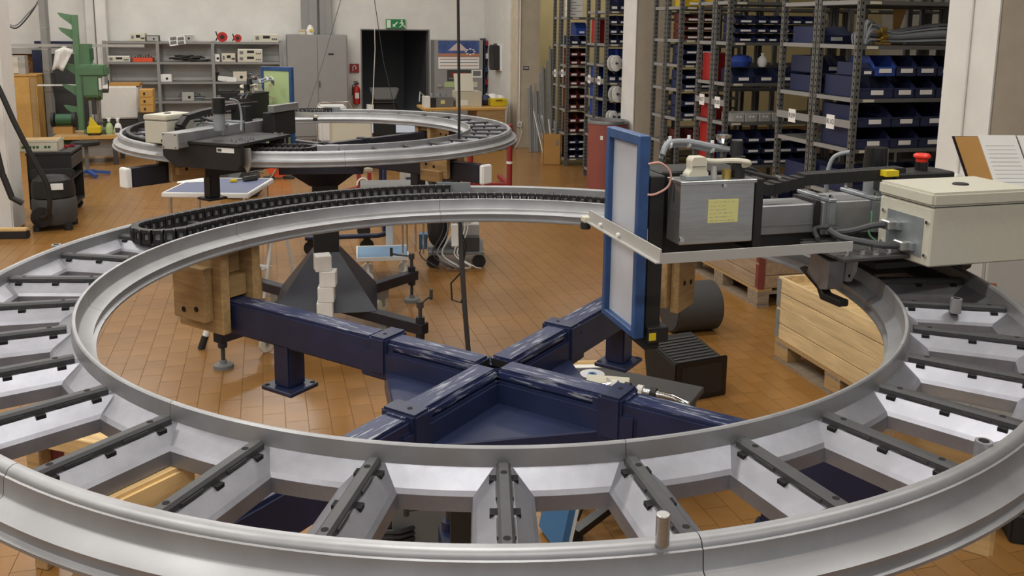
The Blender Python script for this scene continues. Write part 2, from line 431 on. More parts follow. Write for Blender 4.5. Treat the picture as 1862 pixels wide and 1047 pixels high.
cross2 = cross(C2, ZC2, 52.5, 'black four-armed support cross with white capped ends under the further ring', True)
# ---- pedestals on jack feet
def pedestal(c, zt, ang, label, m='navy_black'):
    t = thing('pedestal', label, 'pedestal', (c.x, c.y, 0), R(ang))
    q = .105
    MB().b2((-.083, -.083, .2), (.083, .083, zt-.20)).build('column', 'black', t, rz=R(-40), bevel=.004)
    def frustum(ra, za, rb, zb, nm, mm):
        f = MB(); vs = [(ra*math.cos(k*math.pi/2), ra*math.sin(k*math.pi/2), za) for k in range(4)] + [(rb*math.cos(k*math.pi/2), rb*math.sin(k*math.pi/2), zb) for k in range(4)]
        f.add(vs, [(3, 2, 1, 0), (4, 5, 6, 7)] + [(k, (k+1) % 4, 4+(k+1) % 4, 4+k) for k in range(4)]); return f.build(nm, mm, t)
    frustum(.47, .23, .125, .57, 'gusset_base', m); frustum(.125, zt-.27, .29, zt-.167, 'gusset_head', m)
    for k in range(4):
        b = MB().b2((.1, -.035, .165), (.88, .035, .235)).build('foot_beam', m, t, rz=R(90*k), bevel=.004)
        MB().b2((.8801, -.027, .173), (.881, .027, .227)).build('beam_mouth', 'hole', b)
        MB().cyl((.84, 0, .13), (.84, 0, .27), .028, 14).build('jack_sleeve', m, b, smooth=True)
        MB().cyl((.84, 0, .02), (.84, 0, .36), .012, 10).build('jack_screw', 'grey_dark', b, smooth=True)
        MB().lathe([(.0, .05), (.018, .05), (.022, .030), (.058, .022), (.060, .0), (0, 0)], 20).build('jack_pad', 'grey_mid', b, (.84, 0, 0), smooth=True)
        MB().cyl((.84, 0, .33), (.84, 0, .37), .022, 8).tube([(.84, 0, .35), (.80, .10, .352), (.79, .16, .355)], .007, 6).cyl((.79, .16, .335), (.79, .16, .40), .011, 8).build('jack_crank', 'grey_dark', b)
        w_ = MB().cyl((.52, -.012, .055), (.52, .012, .055), .05, 18).build('castor_wheel', 'beige', b, smooth=True)
        MB().b2((.49, -.022, .10), (.57, .022, .165)).b2((.51, -.022, .05), (.535, -.016, .12)).b2((.51, .016, .05), (.535, .022, .12)).build('castor_fork', 'galv', b)
    return t
pedestal(C1, ZC1, 12, 'dark blue pedestal under the foreground ring, seen through its pockets', 'blue_paint')
pedestal(C2, ZC2, 54, 'black pedestal with crank jacks holding up the further ring')
# ---- timber packing between cross and ring
def packing(c, zt, zr, ang, label, r0=.985, slim=None):
    a = R(ang); t = thing('timber_packing', label, 'timber block', (c.x, c.y, 0), a, 'timber packing on the cross arms')
    h = zr-.079
    if slim:
        y0, y1 = slim
        MB().b2((.972, y0, zt-.10), (1.155, y1, h)).build('upright_board', 'wood_pale', t, bevel=.006)
        MB().b2((.985, -.043, zt+.001), (1.05, .043, h)).build('cleat', 'wood_y', t, bevel=.003)
        return t
    MB().b2((r0-.06, .046, zt-.10), (r0+.15, .078, h)).build('side_board', 'wood', t, bevel=.003)
    MB().b2((r0-.06, -.078, zt-.10), (r0+.15, -.046, h)).build('side_board', 'wood', t, bevel=.003)
    if h-zt > .1:
        MB().b2((r0-.03, -.0455, zt+.001), (r0+.10, .0455, zt+.07)).build('cross_block', 'wood_y', t, bevel=.003)
        MB().b2((r0+.00, -.0455, zt+.071), (r0+.12, .0455, h)).build('cross_block', 'wood_y', t, bevel=.003)
    else: MB().b2((r0-.03, -.0455, zt+.001), (r0+.12, .0455, h)).build('cross_block', 'wood_y', t, bevel=.003)
    MB().b2((r0-.02, .079, zt-.06), (r0+.13, .112, h-.05)).build('outer_board', 'wood', t, bevel=.003)
    MB().b2((r0-.03, -.110, zt-.12), (r0+.12, -.079, h-.09)).build('outer_board', 'wood', t, bevel=.003)
    for x, z in ((r0+.02, zt-.02), (r0+.08, zt-.03)):
        for y in (-.1105, .1125): MB().cyl((x, y, z), (x, y*1.012, z), .009, 10).build('screw_hole', 'hole', t)
    return t
names_ = {147.5: 'stacked timber block at the back-left arm of the blue cross', 57.5: 'stacked timber block behind the film panel on the blue cross', -32.5: 'pale upright board under the right side of the foreground ring', -122.5: 'upright board seen through pockets at the lower left of the foreground ring'}
for a, l in names_.items(): packing(C1, ZC1, Z1, a, l, 1.01, {-32.5: (-.092, -.044), -122.5: (.044, .078)}.get(a))
names2 = {-37.5: 'timber block on the right arm under the further ring', 52.5: 'timber block on the rear arm inside the further ring', -127.5: 'timber block on the left arm under the further ring', 142.5: 'timber block under the further ring behind its carriage'}
for a, l in names2.items(): packing(C2, ZC2, Z2, a, l, 1.0)
# ================================================================== carriages riding on the rings
def rcable(pts, r, n=8, sub=6):             # smooth cable through points
    P = [Vector(p) for p in pts]; out = []
    for i in range(len(P)-1):
        p0 = P[i-1] if i else P[i]; p1 = P[i]; p2 = P[i+1]; p3 = P[i+2] if i+2 < len(P) else P[i+1]
        for k in range(sub):
            t = k/sub; out.append(.5*((2*p1) + (p2-p0)*t + (2*p0-5*p1+4*p2-p3)*t*t + (3*p1-p0-3*p2+p3)*t**3))
    out.append(P[-1]); return MB().tube(out, r, n)
def bolt(parent, x, y, z, r=.007, h=.008, m='chrome'):
    MB().cyl((0, 0, 0), (0, 0, h*.25), r*1.5, 12).cyl((0, 0, h*.25), (0, 0, h), r, 6).build('bolt', m, parent, (x, y, z))
def carriage(c, zl, ph, label, dz, film, note):
    far_ = not note
    t = thing('carriage', label, 'carriage', (c.x, c.y, zl), R(ph)); P = lambda: MB()
    # saddle over the rails
    base = P().b2((.86, -.17, .040), (1.33, .31, .056)).build('base_plate', 'black', t, bevel=.002)
    P().prism([(-.17, .040), (.31, .040), (.31, -.055), (.29, -.085), (-.10, -.085), (-.17, -.03)], 'x', 1.285, 1.32).build('outer_apron', 'black', t, bevel=.003)
    P().prism([(.285, .03), (.345, .03), (.345, -.06), (.325, -.098), (.285, -.04)], 'x', 1.276, 1.284).build('outer_bracket', 'steel', t)
    P().prism([(-.238, .039), (-.06, .039), (-.06, -.015), (-.13, -.038), (-.215, -.030), (-.232, .00)], 'x', .886, .898).build('inner_bracket', 'alu_bright', t)
    P().prism([(.20, .04), (.30, .04), (.30, -.04), (.20, -.03)], 'x', .894, .906).build('inner_bracket', 'steel', t)
    P().cyl((.8855, -.222, -.012), (.884, -.222, -.012), .004, 10).build('bracket_hole', 'hole', base)
    blk = P().prism([(-.205, .025), (-.125, .035), (-.11, -.03), (-.17, -.060), (-.20, -.052)], 'x', .835, .885).build('clamp_block', 'alu', t, bevel=.002)
    P().prism([(-.085, -.025), (-.105, -.015), (-.15, -.05), (-.175, -.085), (-.255, -.082), (-.255, -.064), (-.185, -.066), (-.16, -.045)], 'x', .835, .865).build('clamp_handle', 'black', t, bevel=.003)
    # linear axis
    z0 = .073+dz; z1 = .153+dz
    pr = P().b2((.60, -.09, z0), (1.40, 0, z1)).build('axis_profile', 'alu', t, bevel=.003)
    for y, s_ in ((-.0905, -1), (.0005, 1)):
        P().b2((.60, y-.0004, z0+.024), (1.398, y+.0004, z0+.026)).build('profile_groove', 'grey_mid', pr)
    ec = P().b2((1.40, -.092, z0-.002), (1.412, .002, z1+.002)).build('end_cap', 'grey_light', t, bevel=.002)
    for y in (-.082, -.008):
        for z in (z0+.008, z1-.008): P().cyl((1.412, y, z), (1.4135, y, z), .004, 8).build('cap_screw', 'grey_dark', ec)
    P().b2((.858, -.100, z0-.008), (.872, .010, z1+.008)).build('seal_frame', 'black', t)
    cl = P().b2((.875, -.108, z0-.004), (1.06, .018, z1+.006)).build('slide_block', 'alu', t, bevel=.002)
    P().b2((.875, -.11, z0-.045), (1.06, .018, z0-.005)).build('slide_foot', 'black', t)
    for x in (.895, 1.035):
        st = P().b2((x-.012, -.122, z1+.007), (x+.012, .03, z1+.017)).build('clamp_strap', 'galv', t, bevel=.002)
        P().b2((x-.009, -.122, z0), (x+.009, -.109, z1+.006)).build('strap_leg', 'galv', st)
        bolt(st, x, -.108, z1+.017, .005); bolt(st, x, .018, z1+.017, .005)
    P().b2((.60, -.088, z0-.034), (.86, -.002, z0-.001)).build('axis_foot', 'black', t)
    # tool column on the inner end
    P().b2((.362, -.125, -.20), (.405, -.03, .06 if far_ else .250)).build('tool_column', 'black', t, bevel=.003)
    P().b2(*(((.48, .02, .01), (.70, .10, .150)) if far_ else ((.405, -.10, .02), (.64, .02, .255)))).build('tool_body', 'black', t, bevel=.004)
    f_ = P().b2((.364, -.145, -.175), (.42, -.02, -.135)).build('column_foot', 'black', t, bevel=.002)
    P().b2((.366, -.1455, -.168), (.385, -.1452, -.148)).build('yellow_label', 'yellow', f_)
    P().b2(*(((.46, .07, .152), (.72, .11, .195)) if far_ else ((.43, .021, .150), (.66, .05, .195)))).build('top_rail', 'steel', t, bevel=.002)
    P().b2((.350, -.128, .055), (.362, -.10, .12)).build('white_block', 'white', t, bevel=.004)
    P().b2((.618, -.19, .06), (.642, -.10, .245)).build('side_plate', 'black', t, bevel=.002)
    # framed film panel
    dp = -.085 if far_ else 0.
    dzp = .045 if far_ else 0.
    pn = P().b2((.343, -.128+dp, -.158), (.352, .078+dp, .346+dzp)).build('panel_film', film, t)
    for nm, lo, hi in (('panel_frame', (.328, -.136, -.164), (.356, -.116, .352)), ('panel_frame', (.328, .064, -.164), (.356, .084, .352)),
                       ('panel_frame', (.328, -.116, .326), (.356, .064, .352)), ('panel_frame', (.328, -.116, -.164), (.356, .064, -.146))):
        P().b2((lo[0], lo[1]+dp, lo[2]+(dzp if lo[2] > 0 else 0)), (hi[0], hi[1]+dp, hi[2]+(dzp if hi[2] > 0 else 0))).build(nm, 'blue_tape', t, bevel=.002)
    # angle strip frame
    zs = .090
    a1 = P().b2((.296, -.335, zs), (.300, .115, zs+.030)).b2((.286, -.335, zs-.003), (.300, .115, zs)).build('angle_strip', 'grey_light', t)
    P().b2((.30, -.338, zs), (.80, -.334, zs+.021)).b2((.30, -.338, zs-.003), (.80, -.326, zs)).build('angle_strip', 'grey_light', t)
    for y in (-.10, .02):
        P().cyl((.2955, y, zs+.010), (.288, y, zs+.010), .005, 10).build('strip_screw', 'white', a1)
    P().b2((.280, .105, zs-.004), (.300, .135, zs+.012)).build('strip_end', 'beige', a1, bevel=.002)
    P().cyl((.288, .118, zs-.022), (.288, .118, zs-.004), .014, 16).build('rubber_knob', 'black', a1, smooth=True)
    sp_ = P().b2((.76, -.36, .066), (.95, -.18, .076)).build('mount_plate', 'grey_dark', t, bevel=.002)
    P().b2((.80, -.24, .0565), (.94, -.12, .066)).build('mount_riser', 'black', t)
    for x, y in ((.785, -.335), (.83, -.335), (.86, -.345), (.90, -.34), (.80, -.30), (.88, -.30)): bolt(sp_, x, y, .076, .006, .012)
    # stainless electronics box with note, hood connector, knob, socket and plug
    bx = P().b2((.41, -.200, .090), (.61, -.128, .243)).build('stainless_box', 'black' if far_ else 'steel', t, bevel=.002)
    lid = P().b2((.408, -.2025, .238), (.614, -.126, .247)).build('box_lid', 'black' if far_ else 'steel', t, bevel=.001)
    P().cyl((.525, -.2025, .234), (.525, -.206, .234), .005, 10).build('box_screw', 'chrome', bx)
    P().cyl((.415, -.2005, .105), (.415, -.206, .105), .006, 10).build('box_screw', 'chrome', bx)
    P().b2((.4095, -.165, .19), (.4098, -.162, .232)).build('vent_slot', 'hole', bx)
    nt = P().b2((.484, -.2012, .142), (.566, -.2004, .200)).build('handwritten_note' if note else 'note', 'yellow_note', bx)
    rn = random.Random(3); m_ = MB()
    for k in range(6):
        x = .489; z = .194-.0092*k
        while x < .552 - (.02 if k in (1, 2) else 0):
            l = rn.uniform(.004, .010); m_.b2((x, -.2015, z-.0009+rn.uniform(-.0006, .0006)), (x+l, -.20125, z+.0003)); x += l+rn.uniform(.002, .006)
    m_.build('handwriting', 'grey_light', nt)
    hd = P().prism([(.435, .247), (.490, .247), (.490, .262), (.484, .272), (.486, .296), (.478, .304), (.448, .304), (.442, .296), (.443, .272), (.434, .262)], 'y', -.185, -.155).build('connector_hood', 'beige', t, bevel=.002)
    P().b2((.445, -.1862, .279), (.480, -.1852, .2805)).build('hood_seam', 'grey_dark', hd)
    P().b2((.430, -.190, .2475), (.496, -.150, .256)).build('hood_base', 'galv', hd)
    P().cyl((.512, -.170, .247), (.512, -.170, .277), .0085, 16, .0065).build('knob', 'grey_light', t, smooth=True)
    P().cyl((.548, -.168, .247), (.548, -.168, .268), .012, 16).build('coax_socket', 'gold', t, smooth=True)
    pl = P().cyl((.580, -.165, .247), (.580, -.165, .300), .018, 18).build('round_plug', 'black', t, smooth=True)
    P().cyl((.588, -.14, .30), (.588, -.14, .335), .017, 18, .015).build('plug_cap', 'black', pl, smooth=True)
    P().lathe([(.0, .006), (.012, .01), (.02, .022), (.021, .03), (.017, .03)], 16).build('plug_ring', 'chrome', pl, (.562, -.12, .318))
    # cables
    rcable([(.40, -.11, .30), (.42, -.10, .327), (.47, -.10, .331), (.53, -.115, .320), (.575, -.13, .312)], .0075).build('grey_cable', 'cable_grey', t, smooth=True)
    rcable([(.40, -.10, .288), (.42, -.09, .316), (.47, -.09, .320), (.53, -.105, .309), (.575, -.125, .312)], .006).build('grey_cable', 'cable_grey', t, smooth=True)
    for x, y, z in ((.425, -.095, .325), (.477, -.095, .326), (.535, -.11, .314)): P().cyl((x-.003, y, z), (x+.003, y, z), .0125, 12).b2((x-.003, y-.006, z+.010), (x+.003, y, z+.020)).build('cable_tie', 'white', t)
    rcable([(.486, -.17, .292), (.515, -.172, .290), (.56, -.185, .292), (.585, -.20, .290), (.592, -.195, .284), (.585, -.18, .278)], .0065).build('pale_cable', 'beige', t, smooth=True)
    rcable([(.345, -.15, .285), (.375, -.155, .287), (.402, -.155, .262), (.400, -.15, .228), (.372, -.14, .208), (.352, -.135, .206)], .0028).build('pink_cable', 'pink', t, smooth=True)
    rcable([(.595, -.15, .262), (.64, -.13, .25), (.70, -.12, .235), (.74, -.09, .225)], .005).build('dark_cable', 'cable_dark', t, smooth=True)
    rcable([(.595, -.13, .262), (.66, -.10, .255), (.72, -.08, .225)], .004).build('dark_cable', 'cable_dark', t, smooth=True)
    # flat cable chain over the axis, stop button box, motor
    m_ = MB()
    if far_:
        cp_ = [(1.17, -.17, .06), (1.19, -.16, .11), (1.15, -.15, .155), (1.05, -.14, .17), (.85, -.12, .185), (.62, -.08, .19)]
        for p, q in zip(cp_, cp_[1:]): m_.bar(p, q, .05, .030)
    for k in range(0 if far_ else 19):
        x = .715+.0225*k; z = .185+.02*min(1, k/5) if k < 5 else .205+.0006*k
        m_.b2((x, -.09, z-.006), (x+.0222, -.045, z+.024))
    m_.build('flat_chain', 'black', t)
    if far_: P().b2((.74, -.12, .10), (.80, -.02, .19)).build('chain_anchor', 'black', t)
    if not far_:
        eb = P().b2((1.105, -.10, .165), (1.30, -.005, .226)).build('stop_box', 'black', t, bevel=.004)
        P().b2((1.235, -.1012, .196), (1.285, -.1003, .208)).build('name_plate', 'white', eb)
        P().b2((1.237, -.1015, .198), (1.252, -.1012, .206)).build('plate_print', 'grey_dark', eb)
        P().cyl((1.222, -.055, .226), (1.222, -.055, .250), .017, 18).build('button_collar', 'black_gloss', eb, smooth=True)
        P().lathe([(0, .026), (.018, .025), (.023, .020), (.023, .015), (.016, .010), (.015, 0)], 24).build('stop_button', 'red_bright', eb, (1.222, -.055, .248), smooth=True)
    P().cyl((1.185, .09, .10), (1.185, .09, .19), .030, 20).build('motor_glass', 'galv', t, smooth=True)
    mo = P().cyl((1.185, .09, .19), (1.185, .09, .272), .036, 20, .032).build('motor', 'black_gloss', t, smooth=True)
    rcable([(1.10, .10, .26), (1.06, .12, .24), (1.05, .13, .17), (1.07, .14, .09)], .006).build('motor_cable', 'cable_grey', mo, smooth=True)
    for x, y in ((1.25, .20), (1.20, .23), (1.28, .25), (1.22, .28), (1.16, .27), (.90, .24), (.94, .28), (.90, .28)): bolt(base, x, y, .056, .009, .012)
    P().b2((1.3205, .17, .006), (1.3212, .275, .030)).build('name_plate', 'white', t); P().b2((1.3208, .175, .011), (1.3216, .20, .025)).build('plate_print', 'grey_dark', t)
    EP = (lambda p: (1.0+(p[0]-.949)*.78, -.365+(p[1]+.42)*.80, .015+(p[2]-.058)*.85)) if far_ else (lambda p: p)
    EB = lambda lo, hi: MB().b2(EP(lo), EP(hi))
    EC = lambda p, q, r, n=10: MB().cyl(EP(p), EP(q), r, n)
    # grey enclosure with lid, gland panel and plugs
    en = EB((.949, -.42, .058), (1.235, -.235, .200)).build('enclosure', 'enclosure', t, bevel=.004)
    EB((.957, -.412, .198), (1.227, -.243, .206)).build('enclosure_gasket', 'grey_mid', en)
    ld = EB((.944, -.426, .204), (1.240, -.230, .238)).build('enclosure_lid', 'enclosure', t, bevel=.006)
    lb = MB().cyl((0, 0, 0), (0, 0, .006), .021, 24).build('lid_button', 'black', ld, EP((1.10, -.335, .2355)), smooth=True, bevel=.002)
    lb.scale = (1, .8, 1)
    cpn = EB((.9465, -.395, .078), (.9495, -.270, .172)).build('gland_panel', 'galv', t)
    for y in (-.408, -.255):
        for z in (.085, .165): EC((.949, y, z), (.944, y, z), .0045, 10).build('panel_screw', 'chrome', cpn)
    for y, z in ((-.300, .138), (-.350, .098)):
        pg = EB((.915, y-.016, z-.012), (.946, y+.016, z+.012)).build('sub_d_plug', 'steel', cpn, bevel=.003)
        EB((.936, y-.026, z-.009), (.9462, y+.026, z+.009)).build('plug_flange', 'galv', cpn)
        EC((.928, y+.022, z), (.9465, y+.022, z), .004, 8).build('plug_screw', 'chrome', cpn)
    rcable([(.915, -.300, .138), (.89, -.290, .135), (.86, -.262, .118), (.84, -.225, .105), (.85, -.18, .095)], .008).build('plug_cable', 'cable_dark', t, smooth=True)
    rcable([(.915, -.350, .098), (.88, -.345, .099), (.845, -.315, .102), (.815, -.275, .105), (.82, -.22, .11)], .0085).build('plug_cable', 'cable_dark', t, smooth=True)
    rcable([(.955, -.20, .15), (.945, -.215, .13), (.925, -.235, .10), (.93, -.26, .085)], .003).build('earth_wire', 'green_dark', t, smooth=True)
    rcable([(.85, -.20, .085), (.88, -.14, .10), (.92, -.13, .075), (.95, -.16, .02)], .007).build('loom_cable', 'cable_dark', t, smooth=True)
    rcable([(.80, -.20, .085), (.84, -.13, .095), (.90, -.15, .09), (.93, -.19, .03)], .006).build('loom_cable', 'cable_dark', t, smooth=True)
    for x in (1.00, 1.18): P().b2((x, -.33, .041), (x+.03, -.30, .058)).build('enclosure_leg', 'black', t)
    P().b2((.90, -.30, .025), (1.22, -.165, .040)).build('enclosure_bracket', 'black', t)
    if not far_: P().b2((1.06, -.115, .222), (1.10, -.09, .238)).build('yellow_tag', 'yellow', t); P().b2((1.12, -.125, .16), (1.135, -.112, .18)).build('blue_tag', 'blue', t)
    return t
carriage(C1, Z1, 16, 'measuring carriage with stainless box, grey enclosure and tall film panel on the foreground ring', 0., 'film', True)
carriage(C2, Z2, -109, 'measuring carriage with black apron and pale green panel on the further ring', -.05, 'green_pale', False)
# ================================================================== along the back wall
def WT(name, label, cat, u0, v0, u1, v1, d, group=None):
    um, vm = (u0+u1)/2, (v0+v1)/2
    s0 = bw(u0, vm, d)[0]; s1 = bw(u1, vm, d)[0]; z1 = bw(um, v0, d)[1]; z0 = bw(um, v1, d)[1]
    return thing(name, label, cat, B((s0+s1)/2, d, z0), RZ, group), s1-s0, z1-z0
def instrument(label, u0, v0, u1, v1, d, body='beige', face='grey_light', depth=.3, name='bench_instrument', cat='instrument', zb=None, style=0):
    t, w_, h = WT(name, label, cat, u0, v0, u1, v1, d)
    if zb is not None: t.location.z = zb
    MB().b2((-w_/2, 0, 0), (w_/2, depth, h)).build('case', body, t, bevel=.004)
    MB().b2((-w_/2+.008, -.006, .01), (w_/2-.008, 0, h-.01)).build('front_panel', face, t)
    if style < 2:
        MB().b2((-w_*.12, -.009, h*.45), (w_*.16, -.006, h*.78)).build('display', 'screen_dark', t)
        for k in range(3): MB().cyl((w_*(.26+.08*k), -.018, h*.4), (w_*(.26+.08*k), -.006, h*.4), h*.09, 10).build('knob', 'grey_dark', t)
        MB().b2((-w_*.42, -.010, h*.3), (-w_*.28, -.006, h*.7)).build('switch', 'grey_mid', t)
    else:
        MB().cyl((w_*.1, -.008, h*.45), (w_*.1, -.006, h*.45), h*.16, 14).build('port', 'screen_dark', t)
    return t
# steel shelving
SDP = .45
su = [bw(u, 120, SDP)[0] for u in (191, 288, 388, 511)]
lv = [bw(350, v, SDP)[1] for v in (76, 113, 149, 184, 222)] + [.12]
t = thing('shelf_unit', 'long grey steel shelving full of instruments along the back wall', 'shelving', B((su[0]+su[3])/2, SDP, 0), RZ); cx = (su[0]+su[3])/2
for s_ in su:
    for y in (.0, SDP-.06): MB().b2((s_-cx-.025, y, 0), (s_-cx+.025, y+.04, lv[0]+.01)).build('upright', 'shelf_grey', t)
for a, b in zip(su, su[1:]):
    for z in lv: MB().b2((a-cx+.026, -.002, z-.035), (b-cx-.026, SDP-.02, z)).build('shelf_board', 'shelf_grey', t)
a, b = su[2]-cx+.03, su[3]-cx-.03
MB().bar((a, SDP-.03, lv[1]), (b, SDP-.03, lv[0]-.04), .02, .004).build('brace', 'grey_mid', t)
MB().bar((a, SDP-.025, lv[3]), (b, SDP-.025, lv[1]-.04), .02, .004).build('brace', 'grey_mid', t)
MB().bar((a, SDP-.03, lv[1]-.04), (b, SDP-.03, lv[3]), .02, .004).build('brace', 'grey_mid', t)
Z = lv
instrument('beige meter box at the left end of the steel shelf top', 237, 61, 264, 76, .40, 'beige', 'beige', zb=Z[0])
instrument('small grey device beside the beige meter on the shelf top', 266, 65, 289, 76, .40, 'grey_dark', 'grey_light', .2, zb=Z[0], style=2)
instrument('pale double box behind the hanging photo card on the shelf top', 330, 63, 352, 76, .30, 'white', 'grey_light', .2, zb=Z[0], style=2)
instrument('wide white instrument at the right end of the shelf top', 461, 61, 506, 76, .40, 'white', 'beige', .3, zb=Z[0])
instrument('white signal generator on the second shelf, leftmost', 196, 103, 236, 114, .40, 'white', 'beige', .3, zb=Z[1])
instrument('upper of two stacked white rack instruments on the second shelf', 432, 86, 477, 99, .42, 'white', 'beige', .3, zb=Z[1]+.105)
instrument('lower of two stacked white rack instruments on the second shelf', 432, 99, 477, 112, .42, 'white', 'beige', .3, zb=Z[1])
instrument('beige box left of the stacked rack instruments', 403, 96, 428, 112, .42, 'beige', 'beige', .25, zb=Z[1])
instrument('narrow grey module at the left end of the right second shelf', 390, 97, 400, 112, .42, 'grey_light', 'white', .2, zb=Z[1], style=2)
instrument('small white box with a round port on the third shelf', 291, 135, 312, 149, .42, 'white', 'white', .2, zb=Z[2], style=2)
instrument('beige box behind the tilted white slab on the third shelf', 424, 131, 449, 149, .38, 'beige', 'beige', .2, zb=Z[2], style=2)
instrument('dark fronted instrument on the fourth shelf', 391, 169, 436, 184, .42, 'grey_dark', 'screen_dark', .3, zb=Z[3])
instrument('beige box beside the dark instrument on the fourth shelf', 437, 166, 460, 184, .42, 'beige', 'beige', .25, zb=Z[3], style=2)
instrument('grey box half buried in cables on the fourth shelf', 331, 168, 353, 184, .42, 'grey_light', 'grey_light', .2, zb=Z[3], style=2)
t, w_, h = WT('slab', 'tilted white slab on the third shelf', 'panel', 396, 134, 430, 147, .42); t.location.z = Z[2]
MB().box((0, .03, .045), (w_, .02, .085), rot=Matrix.Rotation(.12, 3, 'Y')).build('board', 'white', t); MB().b2((-.03, .015, .02), (-.02, .02, .03)).build('slot', 'hole', t)
t, w_, h = WT('photo_card', 'white framed card with four photos hanging tilted from the shelf top', 'card', 307, 66, 337, 82, .46)
q = MB().box((0, 0, h/2), (w_, .006, h), rot=Matrix.Rotation(-.16, 3, 'Y')).build('card', 'white', t)
for x in (-.23, .23):
    for z in (.27, .73): MB().box((x*w_, -.004, h*z), (w_*.38, .003, h*.36), rot=Matrix.Rotation(-.16, 3, 'Y')).build('photo', 'grey_mid', q)
t, w_, h = WT('parts_tray', 'orange tray of dark parts on the second shelf', 'tray', 241, 106, 278, 114, .42); t.location.z = Z[1]
MB().b2((-w_/2, 0, 0), (w_/2, .25, .008)).b2((-w_/2, 0, 0), (w_/2, .01, h)).b2((-w_/2, .24, 0), (w_/2, .25, h)).b2((-w_/2, 0, 0), (-w_/2+.01, .25, h)).b2((w_/2-.01, 0, 0), (w_/2, .25, h)).build('tray', 'orange', t)
for k in range(7): MB().cyl((-w_*.4+w_*.13*k, .1, .008), (-w_*.4+w_*.13*k, .1+.03*(k % 2), h+.02+.015*(k % 3)), .012, 8).build('part', 'grey_dark', t)
def bundle(label, u0, v0, u1, v1, d, zb, m, n, seed, r=.014, name='cable_bundle', cat='cables'):
    t, w_, h = WT(name, label, cat, u0, v0, u1, v1, d); t.location.z = zb; rn = random.Random(seed)
    for k in range(n):
        cxk = rn.uniform(-.25, .25)*w_; ry = rn.uniform(.06, .12); rw = rn.uniform(.22, .48)*w_*.9; zz = r + (h-2*r)*k/n
        cxk = max(-w_/2+rw, min(w_/2-rw, cxk))
        pts = [(cxk+rw*math.cos(a*.5236), .13+ry*math.sin(a*.5236), zz+rn.uniform(0, .012)) for a in range(12)]
        MB().tube(pts, r, 6, True).build('coil', m, t, smooth=True)
bundle('heap of black hose lying on the second shelf', 307, 100, 381, 113, .42, Z[1], 'black', 7, 2, .014, 'hose_coil', 'hose')
bundle('tangle of grey cables on the third shelf', 450, 132, 474, 149, .42, Z[2], 'cable_grey', 6, 3, .008)
bundle('dark tangle of cables at the left of the third right shelf', 389, 131, 402, 149, .30, Z[2], 'cable_dark', 5, 4, .007)
bundle('grey cables heaped around a box on the fourth shelf', 323, 170, 372, 184, .38, Z[3], 'cable_grey', 6, 5, .009)
def reel(label, u, v, rpx, d, zb):
    t, w_, h = WT('cable_reel', label, 'reel', u-rpx, v-rpx, u+rpx, v+rpx, d); t.location.z = zb; r = h/2
    MB().cyl((0, 0, r), (0, .02, r), r, 24).cyl((0, .08, r), (0, .10, r), r, 24).build('flange', 'red', t, smooth=True)
    MB().cyl((0, -.004, r), (0, .10, r), r*.45, 18).build('hub', 'black', t, smooth=True)
    MB().tube([(-r*1.3, .05, .02), (-r*.9, .03, r), (-r*1.2, 0, r*2.1)], .01, 6).build('handle', 'black', t)
reel('larger red cable reel on top of the steel shelving', 404, 67, 9, .42, Z[0]); reel('smaller red cable reel beside the larger one on the shelf top', 432, 68, 7, .42, Z[0])
t, w_, h = WT('bottle', 'blue bottle on the lowest visible shelf', 'bottle', 378, 185, 385, 203, .42); MB().lathe([(0, 0), (w_/2, 0), (w_/2, h*.75), (w_*.2, h*.9), (w_*.2, h), (0, h)], 16).build('body', 'blue', t, smooth=True); MB().cyl((0, 0, h), (0, 0, h+.02), w_*.22, 12).build('cap', 'white', t)
t.location.z = Z[4]
# steel cabinet
t, w_, h = WT('steel_cabinet', 'tall grey two-door steel cabinet left of the doorway', 'cabinet', 523, 63, 632, 200, .5)
h = h + t.location.z; t.location.z = 0
MB().b2((-w_/2, 0, 0), (w_/2, .48, h)).build('body', 'cab_grey', t, bevel=.004)
for s_ in (-1, 1):
    dr_ = MB().b2((min(.003*s_, s_*(w_/2-.012)), -.018, .06), (max(.003*s_, s_*(w_/2-.012)), 0, h-.02)).build('door', 'cab_grey', t, bevel=.003)
MB().b2((w_*.18, -.022, h-.36), (w_*.27, -.018, h-.33)).build('nameplate', 'black', dr_); MB().b2((.02, -.035, h*.5), (.035, -.018, h*.5+.12)).build('handle', 'grey_dark', dr_)
ct = h; cb = t
t, w_, h = WT('small_box', 'small tan box on top of the steel cabinet', 'box', 544, 54, 556, 63, .4); t.location.z = ct; MB().b2((-w_/2, 0, 0), (w_/2, .15, h)).build('box', 'beige', t, bevel=.003); MB().b2((-w_/2, -.002, h*.6), (w_/2, 0, h*.75)).build('tape', 'carton', t)
t, w_, h = WT('paper_bundle', 'crumpled bag with yellow tag on top of the steel cabinet', 'bag', 557, 45, 571, 63, .4); t.location.z = ct
MB().lathe([(0, 0), (w_*.5, 0), (w_*.55, h*.4), (w_*.35, h*.8), (w_*.1, h), (0, h*.95)], 9).build('bag', 'paper', t); MB().b2((-.02, -w_*.6, h*.3), (.04, -w_*.5, h*.55)).build('tag', 'yellow', t); MB().b2((-w_/2, -.02, 0), (w_/2, .12, h*.3)).build('tray', 'crimson', t)
